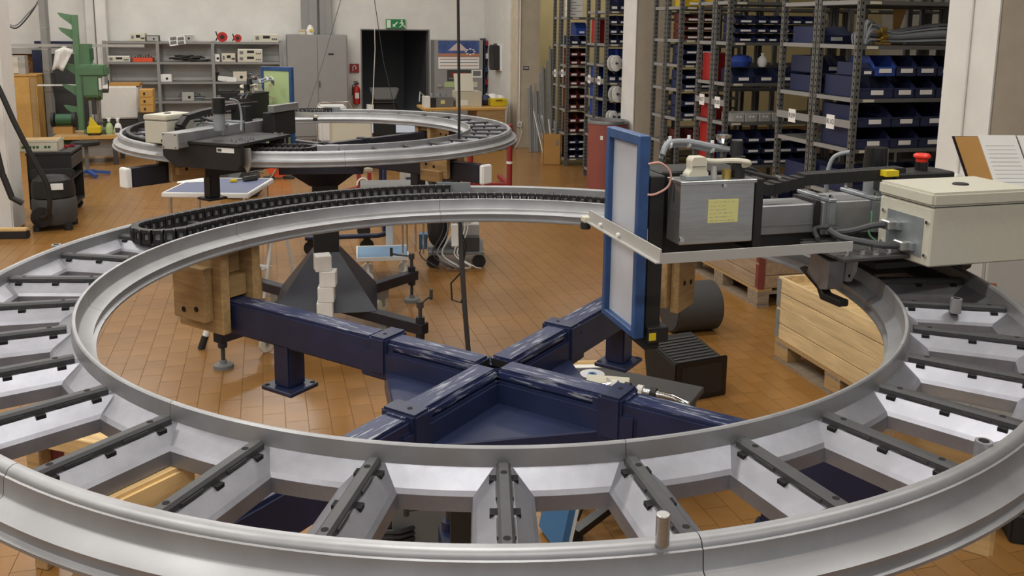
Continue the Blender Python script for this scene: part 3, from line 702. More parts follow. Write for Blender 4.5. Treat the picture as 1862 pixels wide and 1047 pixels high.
# ducts above the cabinet
t = thing('cable_duct', 'grey twin vertical cable duct on the back wall above the cabinet', 'duct', B(bw(575, 30, .22)[0], .22, ct+.001), RZ)
cs = bw(575, 30, .22)[0]
for a, b in ((548, 577), (581, 603)):
    x0, x1 = bw(a, 30, .22)[0]-cs, bw(b, 30, .22)[0]-cs
    q = MB().b2((x0, .02, 0), (x1, .21, HC-ct-.002)).build('duct', 'cab_grey', t, bevel=.004); MB().b2((x0, .012, 0), (x0+(x1-x0)*.45, .02, HC-ct-.002)).build('cover', 'shelf_grey', q)
# exit sign
t, w_, h = WT('exit_sign', 'green emergency exit sign above the doorway', 'sign', 702, 35, 737, 52, .04)
MB().b2((-w_/2, 0, 0), (w_/2, .03, h)).build('board', 'sign_green', t); MB().b2((-w_/2+.012, -.004, .015), (-w_/2+w_*.24, 0, h-.015)).build('door_symbol', 'glow_green', t)
MB().prism([(-.055, .035), (.0, .035), (-.018, .053), (.042, .113), (.025, .13), (-.036, .07), (-.055, .09)], 'y', -.004, 0).build('arrow', 'glow_green', t)
g = MB().cyl((.115, -.004, h*.84), (.115, 0, h*.84), .017, 14)
for p, q, wd in (((.105, h*.74), (.125, h*.45), .03), ((.108, h*.7), (.075, h*.55), .014), ((.112, h*.7), (.155, h*.55), .014), ((.125, h*.45), (.165, h*.28), .018), ((.165, h*.28), (.175, h*.1), .014), ((.122, h*.45), (.10, h*.25), .018), ((.10, h*.25), (.065, h*.15), .014)):
    g.bar((p[0], -.002, p[1]), (q[0], -.002, q[1]), .004, wd, (0, 1, 0)) if False else g.bar((p[0], -.002, p[1]), (q[0], -.002, q[1]), wd, .004, (0, 1, 0))
g.build('running_figure', 'glow_green', t)
# fire extinguisher and its sign
t, w_, h = WT('extinguisher_sign', 'square red fire extinguisher sign beside the doorway', 'sign', 636, 116, 653, 132, .03)
MB().b2((-w_/2, 0, 0), (w_/2, .01, h)).build('plate', 'red_paint', t)
MB().tube([(-.03, -.003, .03), (-.03, -.003, .11), (.0, -.003, .135), (.03, -.003, .11), (.02, -.003, .06)], .008, 6).build('symbol', 'paper', t)
t, w_, h = WT('fire_extinguisher', 'red fire extinguisher hanging left of the doorway', 'fire extinguisher', 642, 148, 655, 189, .12); r = w_*.5
MB().lathe([(0, 0), (r, .0), (r, h*.66), (r*.75, h*.76), (r*.3, h*.8), (r*.3, h*.86), (0, h*.86)], 18).build('cylinder', 'red', t, (0, .03, 0), smooth=True)
MB().b2((-.03, .02, h*.86), (.05, .04, h*.93)).b2((-.05, .02, h*.95), (.03, .04, h)).build('valve', 'black', t); MB().b2((-r*.5, .03-r-.002, h*.25), (r*.6, .03-r+.004, h*.5)).build('label_plate', 'paper', t)
MB().tube([(-.03, .03, h*.88), (-.07, .02, h*.8), (-.075, .02, h*.4)], .01, 6).build('hose', 'black', t)
# grey locker with posters, blue rack
t, w_, h = WT('locker', 'grey locker with calendar and posters right of the doorway', 'locker', 790, 73, 878, 200, .42); h += t.location.z; t.location.z = 0
MB().b2((-w_/2, 0, 0), (w_/2, .40, h)).build('body', 'cab_grey', t, bevel=.004); MB().b2((-w_/2+.05, -.03, h*.52), (-w_/2+.14, -.012, h*.54)).build('handle', 'grey_light', t)
LK, lw, lh = t, w_, h
def rect(name, u0, v0, u1, v1, m, dd, par=LK, d0=.42):
    s0, z1 = bw(u0, v0, d0); s1, z0 = bw(u1, v1, d0); q = (par.location-ORG).dot(E1)
    return MB().b2((s0-q, -dd, z0), (s1-q, 0, z1)).build(name, m, par)
cal = thing('calendar', 'large wall calendar with a mountain picture on the locker', 'calendar', B((LK.location-ORG).dot(E1), .421, 0), RZ); LKc = cal
rect('picture', 797, 74, 871, 104, 'sky_print', .004, cal, .421); rect('sheet', 797, 103, 871, 125, 'paper', .004, cal, .421)
q = rect('mountain_print', 797, 97, 871, 103, 'tan_print', .006, cal, .421)
s0, z0 = bw(815, 92, .421); s1, z1 = bw(851, 92, .421); sm, zm = bw(833, 78, .421); qq = (cal.location-ORG).dot(E1)
MB().prism([(s0-qq, z0), (s1-qq, z0), (sm-qq+.03, zm), (sm-qq-.03, zm)], 'y', -.006, -.001).build('mountain_print', 'snow_print', cal)
for i in range(3): rect('calendar_row', 800, 107+6*i, 869, 108.2+6*i, ('crimson', 'grey_mid', 'tan_print')[i], .006, cal, .421)
for i in range(8):
    a = i*math.pi/4; u, v = 855+8*math.cos(a), 94+5*math.sin(a); rect('petal', u-1.8, v-1, u+1.8, v+1, 'paper', .008, cal, .421)
po = thing('car_poster', 'dark poster with a red car on the locker below the calendar', 'poster', B((LK.location-ORG).dot(E1), .421, 0), RZ)
rect('sheet', 813, 127, 856, 147, 'grey_dark', .004, po, .421); rect('car_print', 820, 132, 850, 139, 'crimson', .006, po, .421); rect('road_print', 816, 141, 853, 144, 'grey_mid', .006, po, .421)
po = thing('photo_print', 'small tilted black and white photo at the locker edge', 'photo', B((LK.location-ORG).dot(E1), .421, 0), RZ)
rect('sheet', 858, 127, 876, 141, 'paper', .004, po, .421); rect('picture', 860, 129, 874, 138, 'grey_mid', .006, po, .421)
pb = thing('leaflets', 'two faded leaflets stuck low on the locker', 'leaflets', B((LK.location-ORG).dot(E1), .421, 0), RZ)
rect('leaflet', 808, 149, 845, 158, 'green_pale', .004, pb, .421); rect('leaflet', 849, 149, 868, 158, 'beige', .004, pb, .421)
t, w_, h = WT('blue_rack', 'narrow dark blue rack beside the locker with bins in it', 'rack', 880, 70, 903, 200, .36); h += t.location.z; t.location.z = 0
for x in (-w_/2, w_/2-.03): MB().b2((x, 0, 0), (x+.03, .34, h)).build('side', 'blue_paint', t)
MB().b2((-w_/2, .32, 0), (w_/2, .34, h)).build('back', 'black', t)
for k in range(7): z = .2+k*h*.135; MB().b2((-w_/2+.03, .02, z), (w_/2-.03, .32, z+.015)).build('shelf', 'blue_paint', t)
for k in range(5):
    z = .2+(k+2)*h*.135+.016; MB().b2((-w_*.36, .04, z), (w_*.33, .2, z+.08+.02*(k % 2))).build('content', ('white', 'red', 'blue', 'paper', 'red')[k], t)
# side wall: black device; pier: plate, conduit and socket
s_, z_ = .0, bw(914, 128, 1.2)[1]; pt_ = B(-.001, 1.15, z_)
t = thing('wall_speaker', 'black wall-mounted loudspeaker on the side wall', 'loudspeaker', pt_, RZ); h = .46
MB().prism([(-.20, .02), (.14, .0), (.2, h*.2), (.2, h*.9), (.14, h), (-.17, h*.98)], 'x', -.14, -.03).build('grille', 'black', t, bevel=.01)
MB().b2((-.03, -.22, .0), (-.0, .2, h)).build('back_plate', 'white', t); MB().b2((-.10, -.02, h*1.0), (-.04, .02, h*1.05)).build('bracket', 'grey_dark', t)
def onpier(u, v): return bw(u, v, 2.301)
s0, z1 = onpier(951, 120); s1, z0 = onpier(962, 127)
t = thing('wall_plate', 'small grey nameplate on the beige pier', 'plate', B((s0+s1)/2, 2.301, z0), RZ); MB().b2((-.05, -.008, 0), (.05, 0, z1-z0)).build('plate', 'grey_dark', t); MB().b2((-.042, -.010, .012), (.042, -.008, z1-z0-.012)).build('plate_face', 'grey_light', t)
s0, _ = onpier(945, 120); zs = onpier(944, 226)[1]
t = thing('conduit', 'thin white conduit running down the beige pier to a socket', 'conduit', B(s0, 2.301, zs), RZ); MB().cyl((0, -.012, .05), (0, -.012, HC-zs-.01), .012, 8).build('pipe', 'wall_white', t); sk = MB().b2((-.04, -.05, -.04), (.04, 0, .05)).build('socket', 'white', t, bevel=.005); MB().cyl((0, -.05, 0), (0, -.052, 0), .02, 12).build('socket_face', 'grey_light', sk)
MB().tube([(0, -.05, -.02), (.03, -.08, -.12), (-.02, -.08, -.3), (-.14, -.1, -.45)], .008, 6).build('lead', 'cable_white', t)
# left end: pipe casing, blue rail, sliding door, brick hatch, cantilever rack
for a, b, nm, d in ((156, 172, 'trim_4', .12), (174, 194, 'trim_5', .25)):
    s0, s1 = bw(a, 50, d)[0], bw(b, 50, d)[0]; struct(MB().b2((s0, 0, 0), (s1, d, HC)).build(nm, 'wall_white', loc=ORG-E2*d, rz=RZ, bevel=.01))
t, w_, h = WT('wall_rail', 'blue metal rail on the wall above the sliding door', 'rail', 62, 75, 134, 81, .14)
MB().b2((-w_/2, 0, 0), (w_/2, .13, h)).build('rail', 'blue_paint', t); MB().b2((-w_/2-.5, .02, -.16), (w_/2+.1, .13, -.06)).build('track', 'grey_light', t)
s0 = bw(80, 150, .1)[0]; s1 = bw(157, 150, .1)[0]; zt_ = bw(110, 91, .1)[1]
o = MB().b2((s0, 0, 0), (s1, .06, zt_)).build('door_1', 'grey_dark', loc=ORG-E2*.1, rz=RZ); struct(o)
s0 = bw(62, 150, .16)[0]; s1 = bw(79, 150, .16)[0]; o = MB().b2((s0, 0, 0), (s1, .12, zt_)).build('trim_6', 'blue_paint', loc=ORG-E2*.16, rz=RZ); struct(o)
s0 = bw(2, 110, .02)[0]; s1 = bw(62, 110, .02)[0]; o = MB().b2((s0, 0, 0), (s1, .018, zt_)).build('wall_hatch', 'grout', loc=ORG-E2*.02, rz=RZ); struct(o); hatch = o
bme = MB().b2((-.105, -.012, -.031), (.105, 0, .031)).mesh('brick', 'brick')
for j in range(14):
    for i in range(6):
        x = s0+.11+i*.222+(.11 if j % 2 else 0); z = zt_-.05-j*.074
        if x < s1-.1: obj('brick', bme, hatch, (x, 0, z))
t, w_, h = WT('cantilever_rack', 'green cantilever rack with arms by the sliding door', 'rack', 136, 27, 146, 235, 1.6); h += t.location.z; t.location.z = 0; CR = t
MB().b2((-w_/2, 0, 0), (w_/2, .12, h)).build('upright', 'green', t, bevel=.004); MB().b2((-.5, -.05, 0), (.15, .16, .08)).build('foot', 'green_dark', t)
for v in (27, 54, 118, 157, 195):
    z = bw(130, v, 1.6)[1]; MB().prism([(-w_/2, z), (-w_/2, z-.16), (-.20, z-.03), (-.24, z+.03), (-.20, z+.03)], 'y', .03, .09).build('arm', 'green', t)
def longbar(label, u0, v0, u1, v1, d, r, m):
    a, za = bw(u0, v0, d); b, zb = bw(u1, v1, d); t = thing('metal_bar', label, 'bar', B(a, d, za), RZ)
    MB().b2((0, -r, -r), (b-a, r, r)).build('bar', m, t); MB().b2((b-a, -r*1.1, -r*1.1), (b-a+.01, r*1.1, r*1.1)).build('end', 'grey_dark', t)
longbar('long pale bar resting across the green rack and shelving', -5, 82, 263, 86, 1.45, .022, 'grey_light'); longbar('short thin bar on the lower green arm', 68, 155, 150, 155, 1.5, .012, 'white')
# tall wooden cupboard with metal box, pole
t, w_, h = WT('wooden_cupboard', 'tall ochre wooden cupboard at the left edge', 'cupboard', 6, 138, 70, 258, 1.0); h += t.location.z; t.location.z = 0; wc = h
MB().b2((-w_/2, 0, 0), (w_/2, .55, h)).build('body', 'ply', t, bevel=.004); MB().b2((-w_/2+.02, -.016, .08), (w_*.30, 0, h-.03)).build('door', 'ply', t, bevel=.003); MB().b2((w_*.32, -.014, .08), (w_/2-.02, 0, h-.03)).build('side_panel', 'wood', t)
MB().b2((-w_/2-.01, -.02, h), (w_/2+.01, .56, h+.02)).build('top_board', 'ply', t)
t, w_, h = WT('wall_box', 'grey metal box standing on the wooden cupboard', 'box', 16, 104, 46, 138, .9); t.location.z = wc+.02; MB().b2((-w_/2, 0, 0), (w_/2, .2, h)).build('box', 'grey_light', t, bevel=.005); MB().b2((-w_/2+.02, -.01, .02), (w_/2-.1, 0, h-.02)).build('door', 'beige', t); MB().cyl((w_*.1, -.014, h*.85), (w_*.1, -.01, h*.85), .012, 8).build('lock', 'chrome', t)
p = fl(97, 264); t = thing('floor_pole', 'grey steel pole with cables rising at the left', 'pole', (p.x, p.y, 0))
MB().b2((-.055, -.055, 0), (.055, .055, HC)).build('pole', 'cab_grey', t, bevel=.006); MB().b2((-.12, -.12, 0), (.12, .12, .02)).build('foot_plate', 'grey_dark', t)
for z in (.9, 1.25, 1.6, 1.95): MB().b2((-.058, -.058, z), (.058, .058, z+.015)).build('band', 'chrome', t)
MB().b2((.055, -.03, 1.0), (.10, .03, 1.22)).build('switch_box', 'grey_dark', t); MB().tube([(.08, -.03, 1.0), (.14, -.05, .6), (.1, -.05, .3)], .009, 6).build('lead', 'black', t)
a = ray(72, 2)*(p.y/ray(72, 2).y)+Vector((0, 0, CH)); b = ray(25, 47)*(p.y/ray(25, 47).y)+Vector((0, 0, CH)); c_ = ray(-8, 25)*(p.y/ray(-8, 25).y)+Vector((0, 0, CH))
t = thing('hanging_cable', 'grey cables swagged to the top of the steel pole', 'cable', a)
for k in range(2): rcable([(0, 0, .03*k), ((b-a)*.45+Vector((0, 0, -.02-.05*k))), (b-a)+Vector((0, 0, -.04*k)), (c_-a)], .012).build('strand', ('cable_grey', 'cable_dark')[k], t, smooth=True)
# workbench with drill press
p = fl(203, 300); q = sd(p); bs, bd = q; zb = .72
s_l = bw(96, 256, bd)[0]; s_r = bw(217, 256, bd)[0]
t = thing('workbench', 'wooden topped workbench carrying the green drill press', 'workbench', B((s_l+s_r)/2, bd, 0), RZ); L_ = s_r-s_l
zb = bw(150, 247, bd)[1]
MB().b2((-L_/2, 0, zb-.05), (L_/2, .75, zb)).build('top', 'wood', t, bevel=.004)
MB().b2((-L_/2, -.002, zb-.052), (L_/2, .0, zb-.002)).build('front_edge', 'ply', t)
for x in (-L_/2+.04, L_/2-.10):
    for y in (.03, .68): MB().b2((x, y, 0), (x+.06, y+.06, zb-.05)).build('leg', 'grey_dark', t)
MB().b2((L_/2-.55, .25, .1), (L_/2-.1, .72, zb-.06)).build('drawer_block', 'grey_light', t)
MB().b2((-L_/2+.08, .3, .25), (L_/2-.55, .35, .33)).build('rail', 'green_dark', t)
BEN = (t.location-ORG).dot(E1)
def onb(u): return bw(u, 240, bd-.3)[0]
def BT(name, label, cat, u, dd=.3): return thing(name, label, cat, B(bw(u, 235, bd-dd)[0], bd-dd, zb), RZ)
t = BT('drill_press', 'green bench drill press on the workbench', 'drill press', 176, .35)
H_ = bw(165, 80, bd-.35)[1]-zb
MB().b2((-.15, -.14, 0), (.15, .22, .06)).build('base', 'green', t, bevel=.008); MB().cyl((0, .08, .05), (0, .08, H_*.78), .045, 16).build('column', 'steel', t, smooth=True)
MB().prism([(-.18, H_*.42), (.05, H_*.36), (.10, H_*.42), (.12, H_*.66), (-.18, H_*.66)], 'x', -.12, .10).build('head', 'green', t, bevel=.02)
MB().b2((-.19, -.20, H_*.64), (.20, .16, H_*.77)).build('belt_cover', 'green', t, bevel=.03); MB().b2((.10, -.205, H_*.50), (.13, -.12, H_*.63)).build('white_plate', 'white', t)
MB().cyl((-.09, .10, H_*.77), (-.09, .10, H_), .085, 20).build('motor', 'green', t, smooth=True); MB().b2((-.02, .03, H_*.82), (.0, .15, H_*.95)).build('motor_box', 'green_dark', t)
MB().cyl((0, -.10, H_*.22), (0, -.10, H_*.42), .035, 14).build('spindle', 'grey_dark', t, smooth=True); MB().cyl((.12, -.05, H_*.48), (.20, -.05, H_*.48), .03, 12).tube([(.2, -.05, H_*.48), (.22, -.12, H_*.60)], .008, 6).build('feed_handle', 'grey_dark', t)
MB().b2((-.10, -.16, .14), (.12, .05, .17)).build('table', 'grey_dark', t)
t = BT('grinder', 'dark green bench grinder at the left of the workbench', 'grinder', 117, .4); MB().b2((-.13, -.1, 0), (.13, .1, .1)).build('plinth', 'carton', t); MB().cyl((-.10, 0, .2), (.12, 0, .2), .085, 16).build('motor', 'green_dark', t, smooth=True)
for x in (-.16, .13): MB().cyl((x, 0, .2), (x+.04, 0, .2), .11, 18).build('wheel_guard', 'black', t, smooth=True)
t = BT('yellow_vice', 'bright yellow clamp block on the workbench', 'clamp', 172, .09); MB().b2((-.09, -.08, .03), (.09, .08, .13)).build('block', 'yellow', t, bevel=.01); MB().prism([(-.07, .13), (.05, .13), (.0, .2), (-.05, .26)], 'y', -.05, .05).build('jaw', 'yellow', t); 
for x in (-.07, .07): MB().b2((x-.012, -.06, 0), (x+.012, .06, .03)).build('foot', 'black', t)
def spray(label, u, m, dd):
    t = BT('spray_bottle', label, 'bottle', u, dd); MB().lathe([(0, 0), (.05, 0), (.052, .1), (.035, .15), (.015, .17), (.015, .19), (0, .19)], 16).build('bottle', m, t, smooth=True)
    MB().b2((-.015, -.04, .19), (.015, .03, .225)).prism([(-.02, .225), (.03, .225), (.02, .245), (-.045, .24)], 'y', -.014, .014).build('trigger_head', 'white', t); MB().b2((-.035, -.0535, .03), (.035, -.0500, .10)).build('label_patch', 'green_pale' if m == 'green_pale' else 'grey_dark', t)
spray('green spray bottle on the workbench', 199, 'green_pale', .15); spray('white spray bottle with dark label at the bench end', 215, 'white', .12)
t = thing('wrapped_carton', 'big white wrapped block behind the drill press', 'carton', B(bw(218, 200, bd-1.5)[0], bd-1.5, 0), RZ); w_ = bw(252, 180, bd-1.5)[0]-bw(184, 180, bd-1.5)[0]; z0 = bw(218, 216, bd-1.5)[1]; z1 = bw(218, 157, bd-1.5)[1]
MB().b2((-w_/2, 0, z0), (w_/2, .6, z1)).build('wrapping', 'foam', t, bevel=.02); MB().b2((-w_/2, .05, 0), (w_/2, .6, z0)).build('stand', 'grey_dark', t); MB().b2((-w_*.3, .05, z1), (w_*.55, .5, z1+.04)).build('top_board', 'carton', t)
t = thing('drawer_tower', 'small wooden drawer tower beside the white wrapped block', 'drawers', B(bw(267, 200, bd-1.2)[0], bd-1.2, 0), RZ); w_ = .2; z0 = bw(267, 205, bd-1.2)[1]; z1 = bw(267, 163, bd-1.2)[1]
MB().b2((-w_/2, 0, z0), (w_/2, .3, z1)).build('case', 'ply', t, bevel=.004); MB().b2((-.14, .02, 0), (.14, .3, z0)).build('stand', 'grey_dark', t)
for k in range(3): z = z0+(z1-z0)*k/3; dd_ = MB().b2((-w_/2+.01, -.01, z+.01), (w_/2-.01, 0, z+(z1-z0)/3-.01)).build('drawer', 'ply', t); MB().b2((-.04, -.014, z+.04), (-.01, -.01, z+.08)).build('pull', 'black', dd_)
t = thing('stool', 'grey stool with blue star feet in front of the workbench', 'stool', fl(160, 320)); 
for k in range(5): a = k*2*math.pi/5+.5; MB().bar((0, 0, .07), (.28*math.cos(a), .28*math.sin(a), .03), .04, .04).build('star_foot', 'blue', t)
MB().cyl((0, 0, .05), (0, 0, .42), .025, 10).build('stem', 'grey_mid', t); MB().cyl((.0, 0, .42), (.0, 0, .47), .18, 20).build('seat', 'black', t, smooth=True, bevel=.01)
# tool trolley, crate, vacuum cleaner, broom at the left
p = fl(92, 398); t = thing('tool_trolley', 'black tool trolley with open compartments at the left', 'trolley', (p.x, p.y+.05, 0), RZ)
W_, D_, H_ = .42, .62, .70
MB().b2((-W_/2, 0, .10), (W_/2, .02, H_)).b2((-W_/2, D_-.02, .10), (W_/2, D_, H_)).b2((-W_/2, 0, .1), (-W_/2+.02, D_, H_)).b2((-W_/2, 0, .1), (W_/2, D_, .13)).b2((-W_/2, 0, .40), (W_/2, D_, .42)).build('carcass', 'black', t)
MB().b2((-W_/2-.01, -.01, H_-.03), (W_/2+.01, D_+.01, H_)).build('top', 'black', t, bevel=.006)
MB().b2((W_/2-.02, .02, H_-.18), (W_/2+.006, D_-.02, H_-.05)).build('drawer', 'grey_dark', t, bevel=.004)
for z in (.14, .43): MB().box((.12, .3, z+.03), (.12, .4, .06), .2).build('contents', 'plastic_bag', t, bevel=.02)
for x in (-W_/2+.06, W_/2-.06):
    for y in (.07, D_-.07): MB().cyl((x, y-.02, .05), (x, y+.02, .05), .05, 14).b2((x-.02, y-.025, .06), (x+.02, y+.025, .10)).build('castor', 'black', t)
TT = t; TTZ = H_
t = thing('crate', 'beige plastic crate with lettering on the tool trolley', 'crate', TT.location+Vector((-.12, .02, TTZ+.001)), RZ)
MB().b2((-.2, 0, 0), (.2, .28, .012)).b2((-.2, 0, 0), (.2, .012, .12)).b2((-.2, .268, 0), (.2, .28, .12)).b2((-.2, 0, 0), (-.188, .28, .12)).b2((.188, 0, 0), (.2, .28, .12)).build('shell', 'beige', t)
MB().b2((-.205, -.006, .105), (.205, .286, .12)).b2((-.19, .01, .10), (.19, .27, .125)).build('rim', 'beige', t); MB().b2((-.18, .02, .08), (.18, .26, .127)).build('inside', 'wood', t)
for k in range(7): MB().b2((-.15+.035*k+(.04 if k > 4 else 0), -.003, .04), (-.125+.035*k+(.04 if k > 4 else 0), 0, .065)).build('letter', 'green_dark', t)
for k, (m, x, y) in enumerate((('blue', -.05, .33), ('red', .12, .36), ('white', .02, .40), ('crimson', .18, .45))):
    t = thing('small_part', ('blue', 'red', 'white', 'dark red')[k]+' small part lying on the tool trolley behind the crate', 'part', TT.location+E1*x*.8+E2*y+Vector((0, 0, TTZ+.001)), RZ); MB().b2((-.03, -.02, 0), (.03, .02, .03)).build('body', m, t, bevel=.006); MB().cyl((0, 0, .03), (0, 0, .04), .012, 8).build('cap', 'grey_dark', t)
p = fl(78, 424); t = thing('vacuum_cleaner', 'black industrial vacuum cleaner in front of the tool trolley', 'vacuum', (p.x, p.y+.26, 0), RZ)
MB().lathe([(0, .06), (.19, .06), (.21, .12), (.205, .30), (.19, .32), (0, .32)], 24).build('tank', 'grey_dark', t, smooth=True); MB().lathe([(0, .56), (.13, .55), (.185, .50), (.20, .40), (.20, .33), (0, .33)], 24).build('motor_head', 'black', t, smooth=True)
MB().b2((.02, -.205, .42), (.13, -.185, .48)).build('label_patch', 'white', t); MB().cyl((-.08, -.21, .15), (-.08, -.15, .15), .10, 18).build('hose_port', 'black_gloss', t, smooth=True)
MB().b2((-.2, -.02, .5), (.2, .02, .6)).build('handle', 'black', t, bevel=.015)
for k in range(4): a = k*math.pi/2+.8; MB().cyl((.2*math.cos(a), .2*math.sin(a), 0), (.2*math.cos(a), .2*math.sin(a), .06), .04, 12).build('castor', 'black', t)
pts = [fl(u, v, z)-t.location for u, v, z in ((100, 395, .15),)]
rcable([(-.08, -.22, .15), (.02, -.36, .22), (.04, -.40, .48), (-.06, -.42, .75), (-.19, -.44, 1.1), (-.29, -.44, 1.4), (-.34, -.44, 1.50), (-.40, -.44, 1.42), (-.38, -.44, 1.0), (-.33, -.44, .62)], .026).build('hose', 'black', t, smooth=True)
MB().tube([(-.33, -.44, .62), (-.27, -.44, .40), (-.18, -.43, .34)], .03, 8).build('nozzle', 'black', t)
p = fl(62, 428); t = thing('broom', 'wide floor broom with black bristles at the left edge', 'broom', (p.x-.55, p.y-.16, 0), R(6))
MB().b2((-.05, -.035, .07), (.55, .035, .10)).build('head', 'wood_pale', t, bevel=.006); MB().b2((-.05, -.04, 0), (.56, .04, .07)).build('bristles', 'black', t, bevel=.008); MB().cyl((.02, 0, .10), (-.25, -.25, 1.4), .014, 10).build('stick', 'wood_pale', t)

# rag hung on the green rack
t = thing('rag', 'white rag hanging from the green cantilever rack', 'cloth', CR.location+E1*(-.16)-E2*.02+Vector((0, 0, bw(130, 85, 1.6)[1])), RZ)
q = MB(); g = []
for j in range(7):
    for i in range(6): g.append(((i-2.5)*.05*(1-.35*j/6)-.02*j, -.03+.02*math.sin(i*1.7+j*.5), -.055*j-.02*abs(i-2.5)))
q.add(g, [(j*6+i, j*6+i+1, (j+1)*6+i+1, (j+1)*6+i) for j in range(6) for i in range(5)]); o = q.build('cloth', 'foam', t, smooth=True)
m = o.modifiers.new('thick', 'SOLIDIFY'); m.thickness = .008
MB().b2((-.03, -.03, -.01), (.03, .03, .01)).build('knot', 'foam', t, bevel=.006)
# ================================================================== storage racks
def text_mesh(s, size, m, name='lettering'):
    cu = bpy.data.curves.new('t', 'FONT'); cu.body = s; cu.size = size; cu.align_x = 'CENTER'; cu.align_y = 'CENTER'; cu.extrude = .0008
    o = bpy.data.objects.new('t', cu); C.objects.link(o); dg = bpy.context.evaluated_depsgraph_get()
    me = bpy.data.meshes.new_from_object(o.evaluated_get(dg)); bpy.data.objects.remove(o); me.materials.clear(); me.materials.append(MATS[m]); me.name = name; return me
S0 = .187
HOLE = None
def rack(label, da, db, levels, s1, sign=None, faceback=False, name='storage_rack'):
    """a shelving row: end frame at s = S0, depth from da (rear) to db (front), boards at the given heights"""
    t = thing(name, label, 'rack', B(S0, db, 0), RZ); D_ = db-da; H_ = 3.3
    n = max(1, round((s1-S0)/1.25)); bay = (s1-S0)/n
    for k in range(n+1):
        x = k*bay
        for y in (.0, D_-.042):
            po = MB().b2((x-.022, y, 0), (x+.022, y+.004, H_)).b2((x-.022, y, 0), (x-.018, y+.04, H_)).build('post', 'rack_grey', t)
            if k == 0:
                hm = MB()
                for i in range(60):
                    z = .1+i*.05
                    if z < H_: hm.b2((x-.008, y-.0006, z), (x+.006, y, z+.018)); hm.b2((x-.0226, y+.012, z), (x-.022, y+.026, z+.018))
                hm.build('post_holes', 'hole', po)['kind'] = 'stuff'
        if k < n:
            for z in levels: MB().b2((x+.024, .003, z-.03), (x+bay-.024, D_-.006, z)).build('shelf_board', 'rack_grey', t)
    for z in levels: MB().b2((-.018, .042, z-.028), (-.006, D_-.044, z+.004)).build('end_beam', 'shelf_grey', t)
    if sign:
        zz = sign[1]; MB().b2((-.024, .02, zz-.03), (-.0185, D_-.02, zz+.03)).build('sign_beam', 'shelf_grey', t)
        pl = MB().b2((-.030, D_/2-.05, zz-.055), (-.0245, D_/2+.05, zz+.055)).build('rack_sign', 'paper', t)
        o = obj('lettering', text_mesh(sign[0], .058, 'grey_dark'), pl, (-.0308, D_/2, zz), rot=(R(90), 0, R(-90)))
    for i, z in enumerate(levels):
        for k in range(n): MB().b2((k*bay+.06, .0005, z-.026), (k*bay+.16, .003, z-.006)).build('shelf_label', 'beige', t)
    return t
def bin_(label, s0, s1, z0, z1, d, depth, m, group, back=False, tag_=True):
    w_ = s1-s0-.006; h = z1-z0; t = thing('storage_bin', label, 'bin', B((s0+s1)/2, d-(depth if back else 0), z0+.001), RZ+(math.pi if back else 0), group)
    b = MB(); th = .006; lip = h*.48
    for x in (-w_/2, w_/2-th): b.prism([(.0, 0), (depth, 0), (depth, h), (depth*(.05 if back else .26), h), (.0, h*.93 if back else lip)], 'x', x, x+th)
    b.b2((-w_/2, 0, 0), (w_/2, depth, th)).b2((-w_/2, depth-th, 0), (w_/2, depth, h)).b2((-w_/2, 0, 0), (w_/2, th, lip)).b2((-w_/2, -.006, lip-.012), (w_/2, .0019, lip))
    b.build('shell', m, t)
    if tag_: lw = min(.055, w_*.3); MB().b2((-lw, -.009, lip*.35), (lw, -.0065, lip*.8)).build('bin_label', 'paper', t)
    return t
COL = {'shaded_blue_bin': 'shaded blue', 'blue_bin': 'blue', 'red_bin': 'red', 'maroon_bin': 'dark red', 'yellow_bin': 'yellow'}
def fill(where, d, rows, depth, group):
    for i, (v0, v1, us, ms) in enumerate(rows):
        vm = (v0+v1)/2
        for k in range(len(us)-1):
            m = ms if isinstance(ms, str) else ms[k]
            if m is None: continue
            s0, s1 = bw(us[k], vm, d)[0], bw(us[k+1], vm, d)[0]; um = (us[k]+us[k+1])/2
            z0, z1 = bw(um, v1, d)[1], bw(um, v0, d)[1]
            bin_(f'{COL[m]} storage bin, {ORD[k]} from the left in the {ORD[i]} row down of {where}', s0, s1, z0, z1, d-.01, depth, m, group)
def lev(u, d, vs): return [bw(u, v, d)[1] for v in vs]
def sides(where, d, depth, cols, group, wd=.2, L=()):
    for i, (v0, v1, um, m) in enumerate(cols):
        z1, z0 = bw(um, v0, d)[1], bw(um, v1, d)[1]
        lo = max([l for l in L if l < z0+.12] or [0]); up_ = min([l for l in L if l > lo+.05] or [9]); z1 = min(lo+(z1-z0), up_-.04); z0 = lo
        bin_(f'{COL[m]} bin seen side-on, {ORD[i]} from top at the end of {where}', S0+.03, S0+.03+wd, z0, z1, d-.01, depth, m, group, back=True)
SB = 'shaded_blue_bin'
